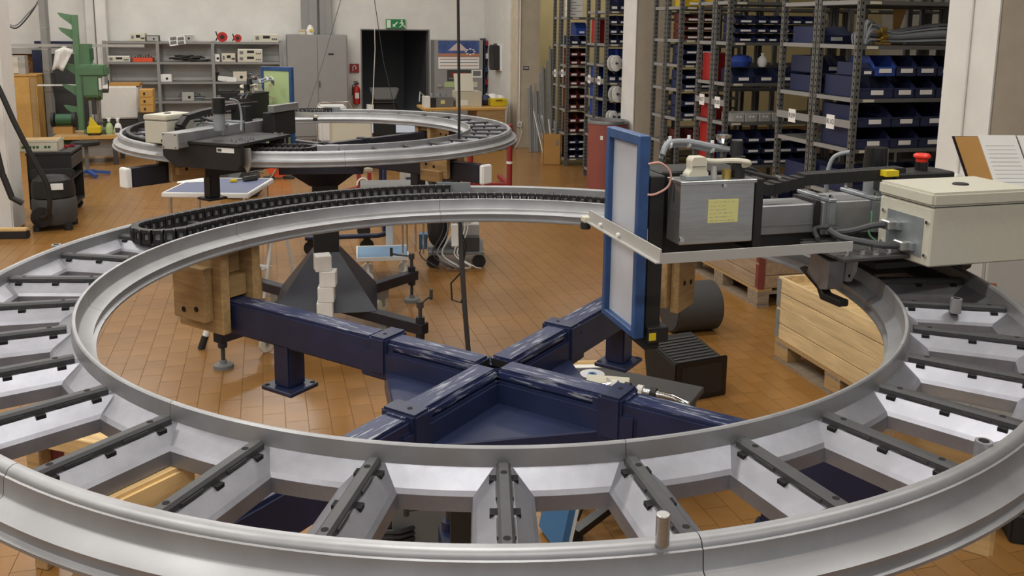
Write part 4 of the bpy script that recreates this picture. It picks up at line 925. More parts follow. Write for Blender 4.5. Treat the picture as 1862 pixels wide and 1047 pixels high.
# row by the yellow-lit wall
LA = lev(1045, 4.48, (31, 82, 118, 156, 199, 242)) + [.12]
rack('grey rack with red bins by the yellow-lit wall', 4.13, 4.48, LA, 3.0, ('R02', bw(1022, 133, 4.3)[1])); rack('rear grey rack facing the yellow-lit wall', 3.80, 4.12, LA[:2]+LA[3:], 3.0, ('R01', bw(1010, 133, 3.95)[1]))
def base_fix(rows, d, u, L):                # lets a row of bins stand on its board
    out = []
    for v0, v1, us, ms, z in rows: out.append((v0, v1, us, ms))
    return out
def stackfill(where, d, u, L, spec, depth, group):
    """spec: list of (board index, tier heights in m, [edges in px], colours) - tiers stand on each other from the board up"""
    r = 0
    tiers = []
    for bi, hs, us, ms in spec:
        z = L[bi]
        for h in hs: tiers.append((z, h, us, ms)); z += h
    tiers.sort(key=lambda q: -q[0])
    for i, (z, h, us, ms) in enumerate(tiers):
        vm = 150
        for k in range(len(us)-1):
            m = ms if isinstance(ms, str) else ms[k]
            if m is None: continue
            s0, s1 = bw(us[k], vm, d)[0], bw(us[k+1], vm, d)[0]
            bin_(f'{COL[m]} storage bin, {ORD[k]} from left, {ORD[i]} row down, {where}', max(s0, S0+.03), s1, z, z+h-.006, d-.012, depth, m, group)
def gap(L, a, b): return (L[a]-L[b])-.035
A_u = [1033.5, 1052, 1070]
stackfill('rack by yellow-lit wall', 4.48, 1045, LA, [(1, [gap(LA, 0, 1)*.38], A_u, SB), (2, [gap(LA, 1, 2)*.48]*2, A_u, 'maroon_bin'), (3, [gap(LA, 2, 3)*.48]*2, A_u, 'maroon_bin'), (4, [gap(LA, 3, 4)*.48]*2, A_u, 'maroon_bin'), (5, [gap(LA, 4, 5)*.46]*2, A_u, 'maroon_bin'), (6, [gap(LA, 5, 6)*.31]*3, A_u, SB)], .28, 'bins in the rack by the yellow wall')
z1 = LA[1]; t = thing('storage_bin', 'single blue bin standing on shaded blue bins, high in the rack by yellow-lit wall', 'bin', B(bw(1058, 60, 4.4)[0], 4.40, z1+gap(LA, 0, 1)*.38), RZ); MB().prism([(0, 0), (.26, 0), (.26, .19), (.1, .19), (0, .09)], 'x', -.09, .09).build('shell', 'blue_bin', t, bevel=.004); MB().b2((-.04, -.004, .03), (.04, 0, .06)).build('bin_label', 'paper', t)
t = thing('archive_boxes', 'stack of pale file boxes on the top board of the rack by the yellow-lit wall', 'boxes', B(bw(1048, 15, 4.4)[0], 4.40, LA[0]+.001), RZ)
for k in range(4): q = MB().b2((-.10, 0, k*.085), (.10, .25, k*.085+.08)).build('file_box', 'paper', t, bevel=.003); MB().b2((-.08, -.002, k*.085+.03), (.0, 0, k*.085+.05)).build('box_print', 'grey_light', q)
# row left of the centre pillar
LB = lev(1112, 6.02, (20, 80, 118, 150, 180, 216, 252)) + [.12]
rack('grey rack with blue bins just left of the centre pillar', 5.66, 6.02, LB, 2.2, ('R04', bw(1091, 146, 5.8)[1])); rack('rear half of the grey rack left of the centre pillar', 5.28, 5.65, LB, 2.2, ('R03', bw(1072, 144, 5.5)[1]))
B_u = [1105, 1122, 1140]
stackfill('rack left of pillar', 6.02, 1112, LB, [(0, [.16], B_u, SB), (1, [gap(LB, 0, 1)*.32]*3, B_u, SB), (2, [gap(LB, 1, 2)*.9], B_u, 'blue_bin'), (3, [gap(LB, 2, 3)*.9], B_u, SB), (4, [gap(LB, 3, 4)*.9], B_u, SB), (5, [gap(LB, 4, 5)*.9], B_u, SB), (6, [gap(LB, 5, 6)*.9], B_u, SB)], .16, 'bins in the rack left of the pillar')
G_ = 'bins seen from the side at the rack ends'
#sides('x', 5.86, .16, [(-10, 19, 1095, 'blue_bin'), (25, 79, 1095, 'blue_bin'), (124, 149, 1095, 'blue_bin'), (152, 179, 1095, 'blue_bin'), (184, 215, 1095, 'blue_bin')], G_)
sides('rear rack left of pillar', 5.62, .26, [(36, 79, 1076, 'red_bin'), (122, 149, 1076, 'blue_bin'), (152, 179, 1076, 'blue_bin'), (184, 215, 1076, 'blue_bin'), (220, 250, 1076, 'blue_bin')], G_, L=LB)
# row right of the centre pillar
LC = lev(1253, 8.2, (12, 72, 118, 162, 215, 262)) + [.12]
rack('grey rack with dark red bins just right of the centre pillar', 7.84, 8.2, LC, 3.6)
rack('rear half of the grey rack right of the centre pillar', 7.5, 7.83, LC, 3.6)
Cu = [1242, 1270, 1300]
stackfill('rack right of pillar', 8.2, 1253, LC, [(0, [.12], Cu, 'yellow_bin'), (1, [gap(LC, 0, 1)*.3]*3, Cu, 'maroon_bin'), (2, [gap(LC, 1, 2)*.45]*2, Cu, SB), (3, [gap(LC, 2, 3)*.45]*2, Cu, SB), (4, [gap(LC, 3, 4)*.45]*2, Cu, [SB, 'maroon_bin']), (5, [gap(LC, 4, 5)*.6], Cu, 'maroon_bin')], .28, 'bins in the rack right of the pillar')
# middle row
LD = lev(1372, 9.24, (3, 77, 151, 222, 300)) + [.12]
rack('grey rack with shaded blue bins in the middle of the right side', 8.95, 9.24, LD, 4.2, ('R08', bw(1306, 186, 9.1)[1])); rack('rear half of the middle grey rack, with red bins', 8.60, 8.94, LD, 4.2, ('R07', bw(1274, 181, 8.8)[1]))
D1 = [1333, 1370, 1391, 1412, 1433, 1454, 1475, 1497]
stackfill('middle rack', 9.24, 1372, LD, [(1, [gap(LD, 0, 1)*.25]*3, D1, SB), (2, [gap(LD, 1, 2)*.40], [1333, 1372, 1415, 1450, 1500], [SB, SB, SB, SB]), (4, [gap(LD, 3, 4)*.28]*3, [1331, 1362, 1392, 1422, 1452, 1480], SB), (5, [.16, .16], [1331, 1362, 1392, 1422, 1452, 1480], SB)], .24, 'bins in the middle rack')
#sides('x', 9.22, .25, [(18, 72, 1320, 'blue_bin'), (122, 149, 1316, 'blue_bin'), (240, 290, 1312, 'blue_bin')], G_, .02)
sides('rear middle rack', 8.90, .25, [(92, 143, 1283, 'red_bin'), (186, 214, 1280, 'red_bin'), (222, 292, 1277, 'red_bin')], G_, L=LD)
for k, (a, b) in enumerate(((1333, 1354), (1355, 1378), (1380, 1402), (1404, 1426))):
    s0, s1 = bw(a, 215, 9.22)[0], bw(b, 215, 9.22)[0]; t = thing('card_box', f'grey drawer box with two round pulls, {ORD[k]} from the left in the middle rack', 'box', B((s0+s1)/2, 9.22, LD[3]+.001), RZ, 'grey drawer boxes')
    w_ = s1-s0-.006; MB().b2((-w_/2, 0, 0), (w_/2, .24, .085)).build('box', 'grey_light', t, bevel=.003)
    for x in (-.015, .02): MB().cyl((x, -.004, .05), (x, 0, .05), .010, 12).build('pull', 'white', t)
z_ = LD[2]+gap(LD, 1, 2)*.40
t = thing('blue_sack', 'crumpled blue sack lying on bins in the middle rack', 'sack', B(bw(1358, 105, 9.2)[0], 9.20, z_), RZ)
MB().lathe([(0, 0), (.09, .01), (.11, .06), (.07, .12), (0, .13)], 10).build('sack', 'blue_bin', t, (0, .12, 0), smooth=True); MB().lathe([(0, 0), (.05, .01), (.04, .05), (0, .07)], 8).build('fold', 'blue_bin', t, (.07, .10, .05))
t = thing('clear_bag', 'pale plastic bag bulging over a bin in the middle rack', 'bag', B(bw(1393, 95, 9.2)[0], 9.20, z_), RZ)
MB().lathe([(0, 0), (.035, .01), (.05, .05), (.045, .09), (.02, .115), (0, .12)], 12).build('bag', 'paper', t, (0, .06, 0), smooth=True); MB().lathe([(0, 0), (.012, .0), (.02, .03), (0, .03)], 8).build('knot', 'paper', t, (0, .06, .115))
# nearest row, R09 and R10
LE = lev(1640, 11.2, (2, 83, 179, 270, 352)) + [.12]
rack('nearest grey rack of large shaded blue bins, marked R10', 10.67, 11.2, LE, 5.2, ('R10', bw(1517, 220, 10.9)[1])); rack('rear half of the nearest rack, marked R09', 10.14, 10.66, [LE[0], LE[1], LE[2], LE[3], LE[4], LE[5]], 5.2, ('R09', bw(1442, 210, 10.4)[1]))
Eu = [1566, 1628, 1681, 1735, 1790]
stackfill('rack marked R10', 11.2, 1640, LE, [(2, [gap(LE, 1, 2)*.46], [1566, 1628, 1667, 1705, 1745, 1790], SB), (2, [.001], [1, 2], [None]), (3, [gap(LE, 2, 3)*.47]*2, Eu, SB), (4, [gap(LE, 3, 4)*.55], Eu, SB), (5, [.2, .2], Eu, SB)], .45, 'bins in the rack marked R10')
zt2 = LE[2]+gap(LE, 1, 2)*.46+.0
for k, (a, b, m, h) in enumerate(((1566, 1589, SB, .10), (1630, 1667, SB, .15), (1667, 1705, SB, .15), (1705, 1745, SB, .15), (1590, 1629, 'blue_bin', .15))):
    bin_(f'{COL[m]} bin below the cable bundle on rack R10, {ORD[k]} of five upper bins', bw(a, 120, 11.18)[0], bw(b, 120, 11.18)[0], zt2, zt2+h, 11.18, .3, m, 'upper tier bins of rack R10')
# R09 side contents
#sides('x', 11.18, .46, [(131, 172, 1540, 'blue_bin'), (184, 218, 1536, 'blue_bin'), (224, 262, 1534, 'blue_bin'), (280, 335, 1530, 'blue_bin')], G_, .012)
for k, (v0, v1) in enumerate(((20, 45), (88, 112), (118, 142), (240, 262))):
    z0 = {0: LE[1], 1: LE[2], 2: LE[2]+.16, 3: LE[4]}[k]; bin_(f'shaded blue bin in the rack marked R09, {ORD[k]} from the top', S0+.06, S0+.36, z0+.001, z0+.14, 10.60, .4, SB, 'bins in the rack marked R09')
t = thing('cable_bundle', 'long bundle of grey cables with yellow plugs lying on the rack marked R10', 'cables', B(bw(1512, 75, 11.0)[0], 11.0, LE[1]), RZ)
Lb = bw(1735, 75, 11.0)[0]-bw(1512, 75, 11.0)[0]; rn = random.Random(9)
for k in range(34):
    y0, h0 = rn.uniform(-.14, .10), rn.uniform(.02, .17); w0 = rn.uniform(.3, 1)
    pts = [(.25+Lb*.0+rn.uniform(-.03, .03), y0*.8, .008), (Lb*.22, y0, .012+h0*1.05), (Lb*.42, y0*.7, .012+h0*.6), (Lb*.62, y0*.7, .012+h0*.75), (Lb*.85, y0, .015+h0*.9), (Lb*1.15, y0, .012+h0*.7)]
    q = rcable(pts, .0075, 5, 4).build('cable', 'cable_grey', t, smooth=True)
for k in range(9):
    x, y, z = Lb*.30+rn.uniform(-.04, .04), -.13+rn.uniform(-.03, .02), .03+.012*k; MB().cyl((x-.03, y, z), (x+.02, y, z), .012, 8).build('plug', 'gold', t)
for k in range(9):
    x, y, z = Lb*.92+rn.uniform(-.05, .05), -.14+rn.uniform(-.03, .02), .02+.013*k; MB().cyl((x, y-.03, z), (x, y+.02, z), .014, 8).build('plug', 'gold', t)
t = thing('carton_sheet', 'torn tan carton standing above the cable bundle', 'carton', B(bw(1632, 50, 10.88)[0], 10.88, LE[1]+.001), RZ); MB().prism([(-.02, .08), (.02, .08), (.09, .28), (-.03, .28)], 'y', .02, .03).build('flap', 'carton', t); MB().b2((-.05, .0, 0), (.06, .2, .08)).build('box', 'carton', t)
# spools of cable at the end of the rack left of the pillar
p = Vector((0, 0, 0))
for k, (u, v, r) in enumerate(((1119, 115, .105), (1121, 171, .105), (1114, 212, .08))):
    s_, z_ = bw(u, v, 6.15); t = thing('cable_spool', f'white cable spool hung at the pillar, {("topmost", "middle", "lowest")[k]} of three', 'spool', B(s_, 6.15, z_), RZ+R(25))
    for y in (-.012, .05): MB().lathe([(.02, 0), (r, 0), (r, .006), (.02, .006)], 28, closed_prof=True).build('flange', 'white', t, (0, y, 0), rot=(R(90), 0, 0), smooth=True)
    MB().cyl((0, -.012, 0), (0, .045, 0), r*.6, 18).build('winding', ('cable_grey', 'cable_dark', 'cable_grey')[k], t, smooth=True); MB().cyl((0, -.05, 0), (0, .12, 0), .010, 8).build('spindle', 'grey_dark', t)
    for a in range(6): x = a*math.pi/3; MB().cyl((r*.75*math.cos(x), -.0195, r*.75*math.sin(x)), (r*.75*math.cos(x), -.0182, r*.75*math.sin(x)), r*.07, 8).build('flange_print', 'grey_light', t)
    MB().bar((0, .06, 0), (.05, .06, -.14), .03, .012).build('hanger', 'grey_dark', t)
# ================================================================== around and below the rings
def LT(p, q): return Vector(q)-Vector(p)
# drum, profiles and carton by the racks
p = fl(1104, 350); t = thing('drum', 'brownish red drum with grey rim in front of the centre pillar', 'drum', (p.x, p.y+.2, 0)); rd = .245; hd_ = .90
MB().lathe([(0, 0), (rd, 0), (rd, hd_), (rd-.012, hd_), (rd-.012, hd_-.10), (0, hd_-.10)], 40).build('shell', 'drum', t, smooth=True)
MB().lathe([(rd-.014, hd_-.035), (rd+.008, hd_-.035), (rd+.01, hd_-.015), (rd+.008, hd_+.005), (rd-.014, hd_+.005)], 40, closed_prof=True).build('rim', 'galv', t, smooth=True)
a = R(-112); MB().box((rd*math.cos(a), rd*math.sin(a), hd_-.20), (.004, .035, .05), a).build('sticker', 'paper', t)
t = thing('metal_profiles', 'grey metal profiles leaning in the corner by the yellow-lit wall', 'profiles', B(bw(985, 262, 2.9)[0], 2.9, 0), RZ)
for k in range(11): x = -.20+.04*k; hgt = (1.05, 1.1, .98, 1.12, 1.0, 1.3, 1.42, 1.38, 1.5, 1.75, 1.7)[k]; MB().bar((x, 0, 0), (x+.02, .22, hgt), .03, .03).build('profile', ('shelf_grey', 'grey_mid', 'galv')[k % 3], t)
p = fl(1003, 300); t = thing('carton', 'open brown carton of pale profile offcuts by the racks', 'carton', (p.x, p.y+.02, 0), RZ+R(-12)); w_, h = .27, .47
MB().b2((-w_/2, 0, 0), (w_/2, .012, h)).b2((-w_/2, .25, 0), (w_/2, .262, h)).b2((-w_/2, 0, 0), (-w_/2+.012, .262, h)).b2((w_/2-.012, 0, 0), (w_/2, .262, h)).b2((-w_/2, 0, 0), (w_/2, .262, .012)).build('box', 'carton', t)
MB().b2((.06, -.003, .30), (.10, 0, .38)).build('tape', 'wood_grey', t); rn = random.Random(4)
for k in range(9): x = -.09+.022*k; MB().bar((x, .1+rn.uniform(-.05, .08), .02), (x-.16+rn.uniform(-.03, .05)+(.1 if k > 5 else 0), .14, .80-.02*k), .03, .012).build('offcut', 'cable_grey' if k % 3 else 'white', t)
# pallets with collars
def pallet(label, p, L_, W_, nb, m, corner, group, H0=.144, rows=2):
    """p = floor corner; long side runs towards the camera (-e2), short side to the right (e1)"""
    t = thing('pallet_crate', label, 'crate', (p.x, p.y, 0), RZ)
    for x in (0, W_/2-.05, W_-.10):
        bd_ = MB().b2((x, -L_, 0), (x+.10, 0, .022)).build('bottom_board', 'wood_grey', t)
    for y in (-.145, -L_/2-.07, -L_):
        for x in (0, W_/2-.05, W_-.10): MB().b2((x, y, .022), (x+.10, y+.145, .100)).build('block', 'wood_grey' if corner else 'wood_y', t, bevel=.003)
        MB().b2((0, y, .100), (W_, y+.145, .122)).build('stringer_board', 'wood_grey', t)
    for k in range(5): x = k*(W_-.12)/4; MB().b2((x, -L_, .122), (x+.12, 0, .144)).build('deck_board', 'wood', t)
    z = .146
    for r_ in range(nb):
        for (lo, hi) in (((0, -L_, z), (.02, 0, z+.195)), ((W_-.02, -L_, z), (W_, 0, z+.195)), ((.02, -L_, z), (W_-.02, -L_+.02, z+.195)), ((.02, -.02, z), (W_-.02, 0, z+.195))):
            h1 = .098
            MB().b2(lo, (hi[0], hi[1], lo[2]+h1-.0025)).build('collar_board', m, t, bevel=.002); MB().b2((lo[0], lo[1], lo[2]+h1+.0025), hi).build('collar_board', m, t, bevel=.002)
        for x, y in ((-.006, -.035), (-.006, -L_)):
            MB().b2((x, y, z+.01), (x+.006, y+.035, z+.185)).build('hinge', 'galv' if not corner else 'wood_red', t)
        MB().b2((-.001, .0, z+.01), (.035, .006, z+.185)).build('hinge', 'galv', t); MB().b2((-.004, -L_-.006, z), (.05, -L_, z+.195)).build('corner_plate', corner or 'galv', t)
        z += .197
    MB().b2((.02, -L_+.02, z-.06), (W_-.02, -.02, z-.05)).build('cover_sheet', 'wood_pale', t)
    return t
p = fl(1407, 651); pallet('pale wooden pallet crate seen inside the right of the foreground ring', p, 1.2, .8, 2, 'wood_pale_y', None, 'pallet crates')
p = fl(1376, 560); pallet('weathered pallet crate with red corners behind the film panel', Vector((p.x, p.y, 0))+E2*1.2, 1.2, .8, 2, 'wood_grey_y', 'wood_red', 'pallet crates')
# black monitor, rolled cylinder and low trolley inside the ring
p = fl(1318, 720); t = thing('monitor', 'black vented monitor lying on the floor inside the foreground ring', 'monitor', (p.x, p.y+.02, 0), R(24))
MB().prism([(-.0, .02), (.30, .02), (.34, .20), (.34, .27), (.0, .215)], 'x', -.33, 0).build('case', 'black', t, bevel=.008)
m_ = MB()
for k in range(9): y = .03+.03*k; m_.box((-.165, y+.006, .2165+.1618*(y+.006)+.002), (.28, .012, .002), rot=Matrix.Rotation(.16, 3, 'X'))
m_.build('vent_slots', 'grey_dark', t)['kind'] = 'stuff'
MB().b2((-.34, -.006, .0), (.01, .012, .235)).build('bezel', 'black_gloss', t, bevel=.006); MB().b2((-.30, -.008, .03), (-.03, -.006, .205)).build('screen', 'screen_dark', t)
p = fl(1262, 612); t = thing('roll', 'dark grey roll standing behind the black monitor', 'roll', (p.x, p.y+.15, 0), R(15))
MB().cyl((-.17, 0, .17), (.17, 0, .17), .17, 32).build('roll', 'grey_dark', t, smooth=True, bevel=.01); MB().cyl((.171, 0, .17), (.174, 0, .17), .03, 16).build('core', 'hole', t)
p = fl(1112, 700, .40); t = thing('low_trolley', 'low trolley with bent chrome handle inside the foreground ring', 'trolley', (p.x, p.y, 0), R(-28))
MB().b2((-.26, -.18, .36), (.38, .22, .39))  .build('deck', 'grey_dark', t, bevel=.004); TZ = .39
for x in (-.22, .34):
    for y in (-.15, .19): MB().b2((x-.012, y-.012, .10), (x+.012, y+.012, .36)).build('leg', 'grey_mid', t); MB().cyl((x, y-.015, .05), (x, y+.015, .05), .05, 16).b2((x-.012, y-.02, .06), (x+.012, y+.02, .10)).build('castor', 'black', t)
MB().tube([(.0, -.20, .40), (.02, -.20, .47), (.08, -.20, .49), (.36, -.20, .49), (.42, -.20, .475), (.44, -.20, .42), (.44, -.20, .20), (.40, -.19, .15)], .016, 10).build('handle', 'chrome', t, smooth=True)
for k in range(4): x = .08+.06*k; MB().cyl((x, -.20, .49), (x+.025, -.20, .49), .026, 12).tube([(x+.01, -.226, .49), (x, -.25, .42), (x+.02, -.24, .34), (x-.01, -.22, .28)], .006, 6).build('strap', 'black' if k % 2 else 'cable_white', t)
LTR = t.location; LM = Matrix.Rotation(R(-28), 3, 'Z')
def on_lt(x, y): return Vector((LTR.x, LTR.y, TZ+.001)) + LM @ Vector((x, y, 0))
t = thing('junction_box', 'small beige junction box on the low trolley', 'box', on_lt(.0, -.05), R(-10)); MB().b2((-.10, -.06, 0), (.10, .06, .05)).build('box', 'beige', t, bevel=.004); MB().cyl((0, 0, .05), (0, 0, .06), .008, 10).build('screw', 'chrome', t)
t = thing('compact_disc', 'shiny disc lying behind the junction box', 'disc', on_lt(-.14, .10)); MB().lathe([(.012, 0), (.06, 0), (.06, .002), (.012, .002)], 32, closed_prof=True).build('disc', 'alu_bright', t, smooth=True); MB().lathe([(.010, .002), (.022, .002), (.022, .003), (.010, .003)], 24, closed_prof=True).build('hub', 'teal', t)
t = thing('paper_strip', 'white paper strip at the rear of the low trolley', 'paper', on_lt(-.18, .19), R(5)); MB().b2((-.09, -.02, 0), (.09, .02, .004)).build('sheet', 'paper', t); MB().b2((-.09, .02, 0), (.09, .03, .02)).build('slat', 'wood_pale', t)
# items glimpsed below the ring
p = fl(790, 1010, 0); t = thing('power_supply', 'grey box with yellow sticker on the floor, seen through the ring pockets', 'instrument', (p.x, p.y+.05, 0), R(6)); 
MB().b2((-.16, 0, .01), (.13, .32, .22)).build('case', 'grey_mid', t, bevel=.008); MB().b2((-.05, .10, .2205), (.02, .22, .222)).build('yellow_sticker', 'yellow', t); MB().b2((-.17, -.01, .0), (.14, .02, .225)).build('front_frame', 'grey_mid', t, bevel=.004); MB().tube([(.05, .3, .222), (.08, .12, .23), (.11, .0, .2)], .006, 6).build('lead', 'black', t)
bundle_t = thing('cable_coil', 'loose black cables beside the grey box under the ring', 'cables', fl(715, 990)); rn = random.Random(5)
for k in range(5): MB().tube([(.10*math.cos(a*.5236+k), .08*math.sin(a*.5236+k), .012+.022*k) for a in range(12)], .01, 6, True).build('coil', 'black', bundle_t, smooth=True)
p = fl(1092, 1005); t = thing('star_base', 'black star foot with cables, seen through the ring pockets', 'stand', (p.x+.1, p.y+.2, 0))
for k in range(5): a = k*2*math.pi/5; MB().bar((0, 0, .12), (.24*math.cos(a), .24*math.sin(a), .05), .04, .03).build('foot', 'black_gloss', t); MB().cyl((.24*math.cos(a), .24*math.sin(a)-.012, .03), (.24*math.cos(a), .24*math.sin(a)+.012, .03), .03, 12).build('castor', 'black', t)
MB().cyl((0, 0, .05), (0, 0, .5), .025, 12).build('stem', 'chrome', t); rcable([(.05, -.1, .02), (.15, -.02, .2), (-.05, .08, .25), (-.18, 0, .02)], .008).build('lead', 'black', t)
p = fl(1066, 985)+Vector((-.10, .0, 0)); t = thing('blue_board', 'white edged blue board leaning under the ring', 'board', (p.x, p.y, 0), R(20)); MB().box((0, 0, .22), (.03, .22, .42), rot=Matrix.Rotation(.2, 3, 'Y')).build('board', 'teal', t); MB().box((.02, 0, .22), (.012, .23, .43), rot=Matrix.Rotation(.2, 3, 'Y')).build('edge', 'white', t)
p = fl(120, 1075); t = thing('timber_trestle', 'timber trestle standing under the lower left of the foreground ring', 'trestle', (p.x, p.y+.1, 0), R(-18))
for x in (-.16, .02, .2): MB().b2((x-.03, -.02, 0), (x+.03, .04, .50)).build('post', 'wood', t, bevel=.003)
MB().b2((-.2, -.02, .50), (.30, .10, .56)).build('top_rail', 'wood_pale', t, bevel=.003); MB().b2((-.2, .04, .26), (.30, .06, .46)).build('board', 'wood_red', t); MB().b2((-.2, .04, .10), (.30, .06, .22)).build('board', 'wood', t); MB().bar((.16, .0, .44), (.30, .02, .38), .04, .05).build('wedge', 'wood', t)
p = fl(1835, 962)+Vector((0, -.12, 0)); t = thing('black_case', 'black case on the floor at the lower right corner', 'case', (p.x, p.y, 0), R(-14)); MB().b2((-.06, 0, 0), (.45, .26, .20)).build('case', 'black', t, bevel=.008); MB().b2((-.06, -.004, .12), (.45, 0, .13)).build('seam', 'grey_dark', t); MB().tube([(.1, .1, .2), (.1, .1, .24), (.3, .1, .24), (.3, .1, .2)], .01, 6).build('handle', 'grey_mid', t)
# foam cubes stacked on a pedestal foot
base = C2 + Vector((math.cos(R(-36))*.58, math.sin(R(-36))*.58, .236)); rn = random.Random(2)
q_ = fl(590, 578, .236); base = Vector((q_.x, q_.y+.04, .236))
for k in range(4):
    t = thing('foam_cube', f'white foam cube, {("lowest", "second", "third", "topmost")[k]} of the stack before the black pedestal', 'cube', base+Vector(((-.002, .008, .022, -.012)[k], .0, .1002*k)), R((8, 6, 4, 20)[k]), 'foam cubes'); MB().b2((-.05, -.05, 0), (.05, .05, .10)).build('cube', 'foam', t, bevel=.004)
    if k == 0: MB().b2((-.05, .02, -.0), (.045, .049, .0005)).build('base_patch', 'paper', t)
# step stool, lever
t = thing('step_stool', 'white tubular step stool behind the back-left timber block', 'step stool', (-1.97, 6.75, 0), R(-20))
for x in (-.17, .17): MB().tube([(x, -.18, 0), (x, .0, .66), (x, .04, .68), (x, .25, .0)], .014, 8).build('frame', 'white', t, smooth=True)
for z, y, w_ in ((.22, -.16, .16), (.44, -.10, .14), (.64, .0, .13)): 
    q = MB().b2((-.16, y-w_/2, z-.012), (.16, y+w_/2, z)).build('tread', 'grey_light', t, bevel=.004); MB().tube([(-.17, y-w_/2, z), (.17, y-w_/2, z), (.17, y+w_/2, z), (-.17, y+w_/2, z)], .011, 6, True).build('tread_rim', 'white', q)
p = fl(366, 634); t = thing('lever', 'silver and black lever standing below the back-left timber block', 'lever', p); e = Vector((.055, .02, .17)); MB().cyl((0, 0, 0), e*.5, .024, 14, .022).build('grip', 'black', t, smooth=True); MB().cyl(e*.5, e*1.05, .020, 14).build('sleeve', 'white', t, smooth=True)
# folding table and bag behind
cs = [fl(293, 351, .72), fl(452, 353, .72), fl(484, 326, .72), fl(333, 322, .72)]; o_ = cs[0]
ax = (cs[1]-cs[0]); ang = math.atan2(ax.y, ax.x); Lx = ax.length; Ly = ((cs[3]-cs[0]).length+(cs[2]-cs[1]).length)/2
t = thing('work_table', 'white rimmed blue table standing beneath the further ring', 'table', (o_.x, o_.y, 0), ang)
MB().b2((.02, .02, .70), (Lx-.02, Ly-.02, .722)).build('top', 'table_blue', t)
for lo, hi in (((0, 0, .685), (Lx, .025, .725)), ((0, Ly-.025, .685), (Lx, Ly, .725)), ((0, .025, .685), (.025, Ly-.025, .725)), ((Lx-.025, .025, .685), (Lx, Ly-.025, .725))): MB().b2(lo, hi).build('rim', 'white', t, bevel=.006)
for x in (.05, Lx-.05):
    for y in (.05, Ly-.05): MB().cyl((x, y, 0), (x, y, .70), .014, 12).build('leg', 'chrome', t, smooth=True)
t = thing('paper_sheet', 'white papers lying on the blue table', 'paper', fl(350, 329, .7225), .3); MB().b2((-.12, -.08, 0), (.12, .08, .004)).build('sheet', 'paper', t); MB().box((.03, .02, .006), (.2, .14, .003), .3).build('sheet', 'white', t)
t = thing('yellow_plug', 'small yellow tool on the blue table', 'tool', fl(425, 331, .7225), .4); MB().b2((-.03, -.015, 0), (.03, .015, .025)).build('body', 'yellow', t, bevel=.005); MB().tube([(.03, 0, .015), (.08, .03, .012), (.14, .04, .012)], .005, 6).build('lead', 'black', t)
t = thing('cutter', 'dark tool with coiled lead on the blue table corner', 'tool', fl(457, 328, .7225), .9); MB().b2((-.08, -.03, 0), (.06, .03, .04)).build('body', 'grey_dark', t, bevel=.01); MB().tube([(.06*math.cos(a)+.06, .05*math.sin(a), .05+.008*a) for a in [k*.5 for k in range(20)]], .006, 6).build('lead', 'cable_dark', t)
p = fl(428, 362); t = thing('rubbish_bag', 'black shiny rubbish bag on the floor behind the blue table', 'bag', (p.x, p.y+.2, 0)); rn = random.Random(8); pr_ = MB().lathe([(0, 0), (.20, .0), (.25, .08), (.24, .25), (.20, .38), (.12, .44), (0, .45)], 14)
pr_.v = [(x*(1+rn.uniform(-.10, .10)), y*(1+rn.uniform(-.10, .10)), z*(1+rn.uniform(-.06, .06))) for x, y, z in pr_.v]; pr_.build('bag', 'plastic_bag', t); MB().lathe([(0, 0), (.03, 0), (.06, .08), (0, .06)], 8).build('knot', 'plastic_bag', t, (0, 0, .42))
# orange wheel, cabinet, red barrier, blue dolly, trolleys behind the ring
p = fl(507, 324); t = thing('cable_drum', 'orange cable drum on a small stand behind the further ring', 'cable drum', (p.x, p.y, 0), R(20)); MB().lathe([(.03, -.05), (.17, -.05), (.17, -.035), (.06, -.03), (.06, .03), (.17, .035), (.17, .05), (.03, .05)], 28, closed_prof=True).build('drum', 'orange', t, (0, 0, .19), rot=(R(90), 0, 0), smooth=True); MB().tube([(-.12, -.08, .01), (0, -.08, .20), (.0, -.08, .34), (0, .08, .34), (0, .08, .2), (-.12, .08, .01)], .012, 6).build('stand', 'chrome', t); MB().b2((-.2, -.1, 0), (-.06, .1, .02)).build('foot', 'black', t); MB().b2((.06, -.1, 0), (.2, .1, .02)).build('foot', 'black', t)
def fcab(name, label, cat, u0, v0, u1, vf, m, depth, dr_=2):
    p0, p1 = fl(u0, vf), fl(u1, vf); w_ = (p1-p0).length; k = p0.y/ray(u0, v0).y; h = CH+ray(u0, v0).z*k
    t = thing(name, label, cat, (p0.x, p0.y, 0), RZ); MB().b2((0, 0, 0), (w_, depth, h)).build('body', m, t, bevel=.006)
    for i in range(dr_): MB().b2((.015, -.012, .03+i*(h-.05)/dr_), (w_-.015, 0, .03+(i+1)*(h-.05)/dr_-.01)).build('front', m, t, bevel=.003)
    return t, w_, h
fcab('low_cabinet', 'pale grey low cabinet visible through the further ring', 'cabinet', 606, 214, 678, 314, 'beige', .6, 1)
def post(name, label, p, h, r, m):
    t = thing(name, label, 'post', p); MB().cyl((0, 0, 0), (0, 0, h), r, 10).build('tube', m, t, smooth=True); MB().cyl((0, 0, h), (0, 0, h+.015), r*1.3, 10).build('cap', m, t); MB().cyl((0, 0, 0), (0, 0, .012), r*2.2, 12).build('base', m, t); return t
p0, p1 = fl(855, 345), fl(926, 345); t = thing('red_barrier', 'red tubular barrier standing right of the further ring', 'barrier', (p0.x, p0.y, 0), math.atan2(p1.y-p0.y, p1.x-p0.x)); L_ = (p1-p0).length
for x, hh in ((0, .62), (L_, .84)): MB().cyl((x, 0, 0), (x, 0, hh), .035, 12).build('post', 'red_paint', t, smooth=True)
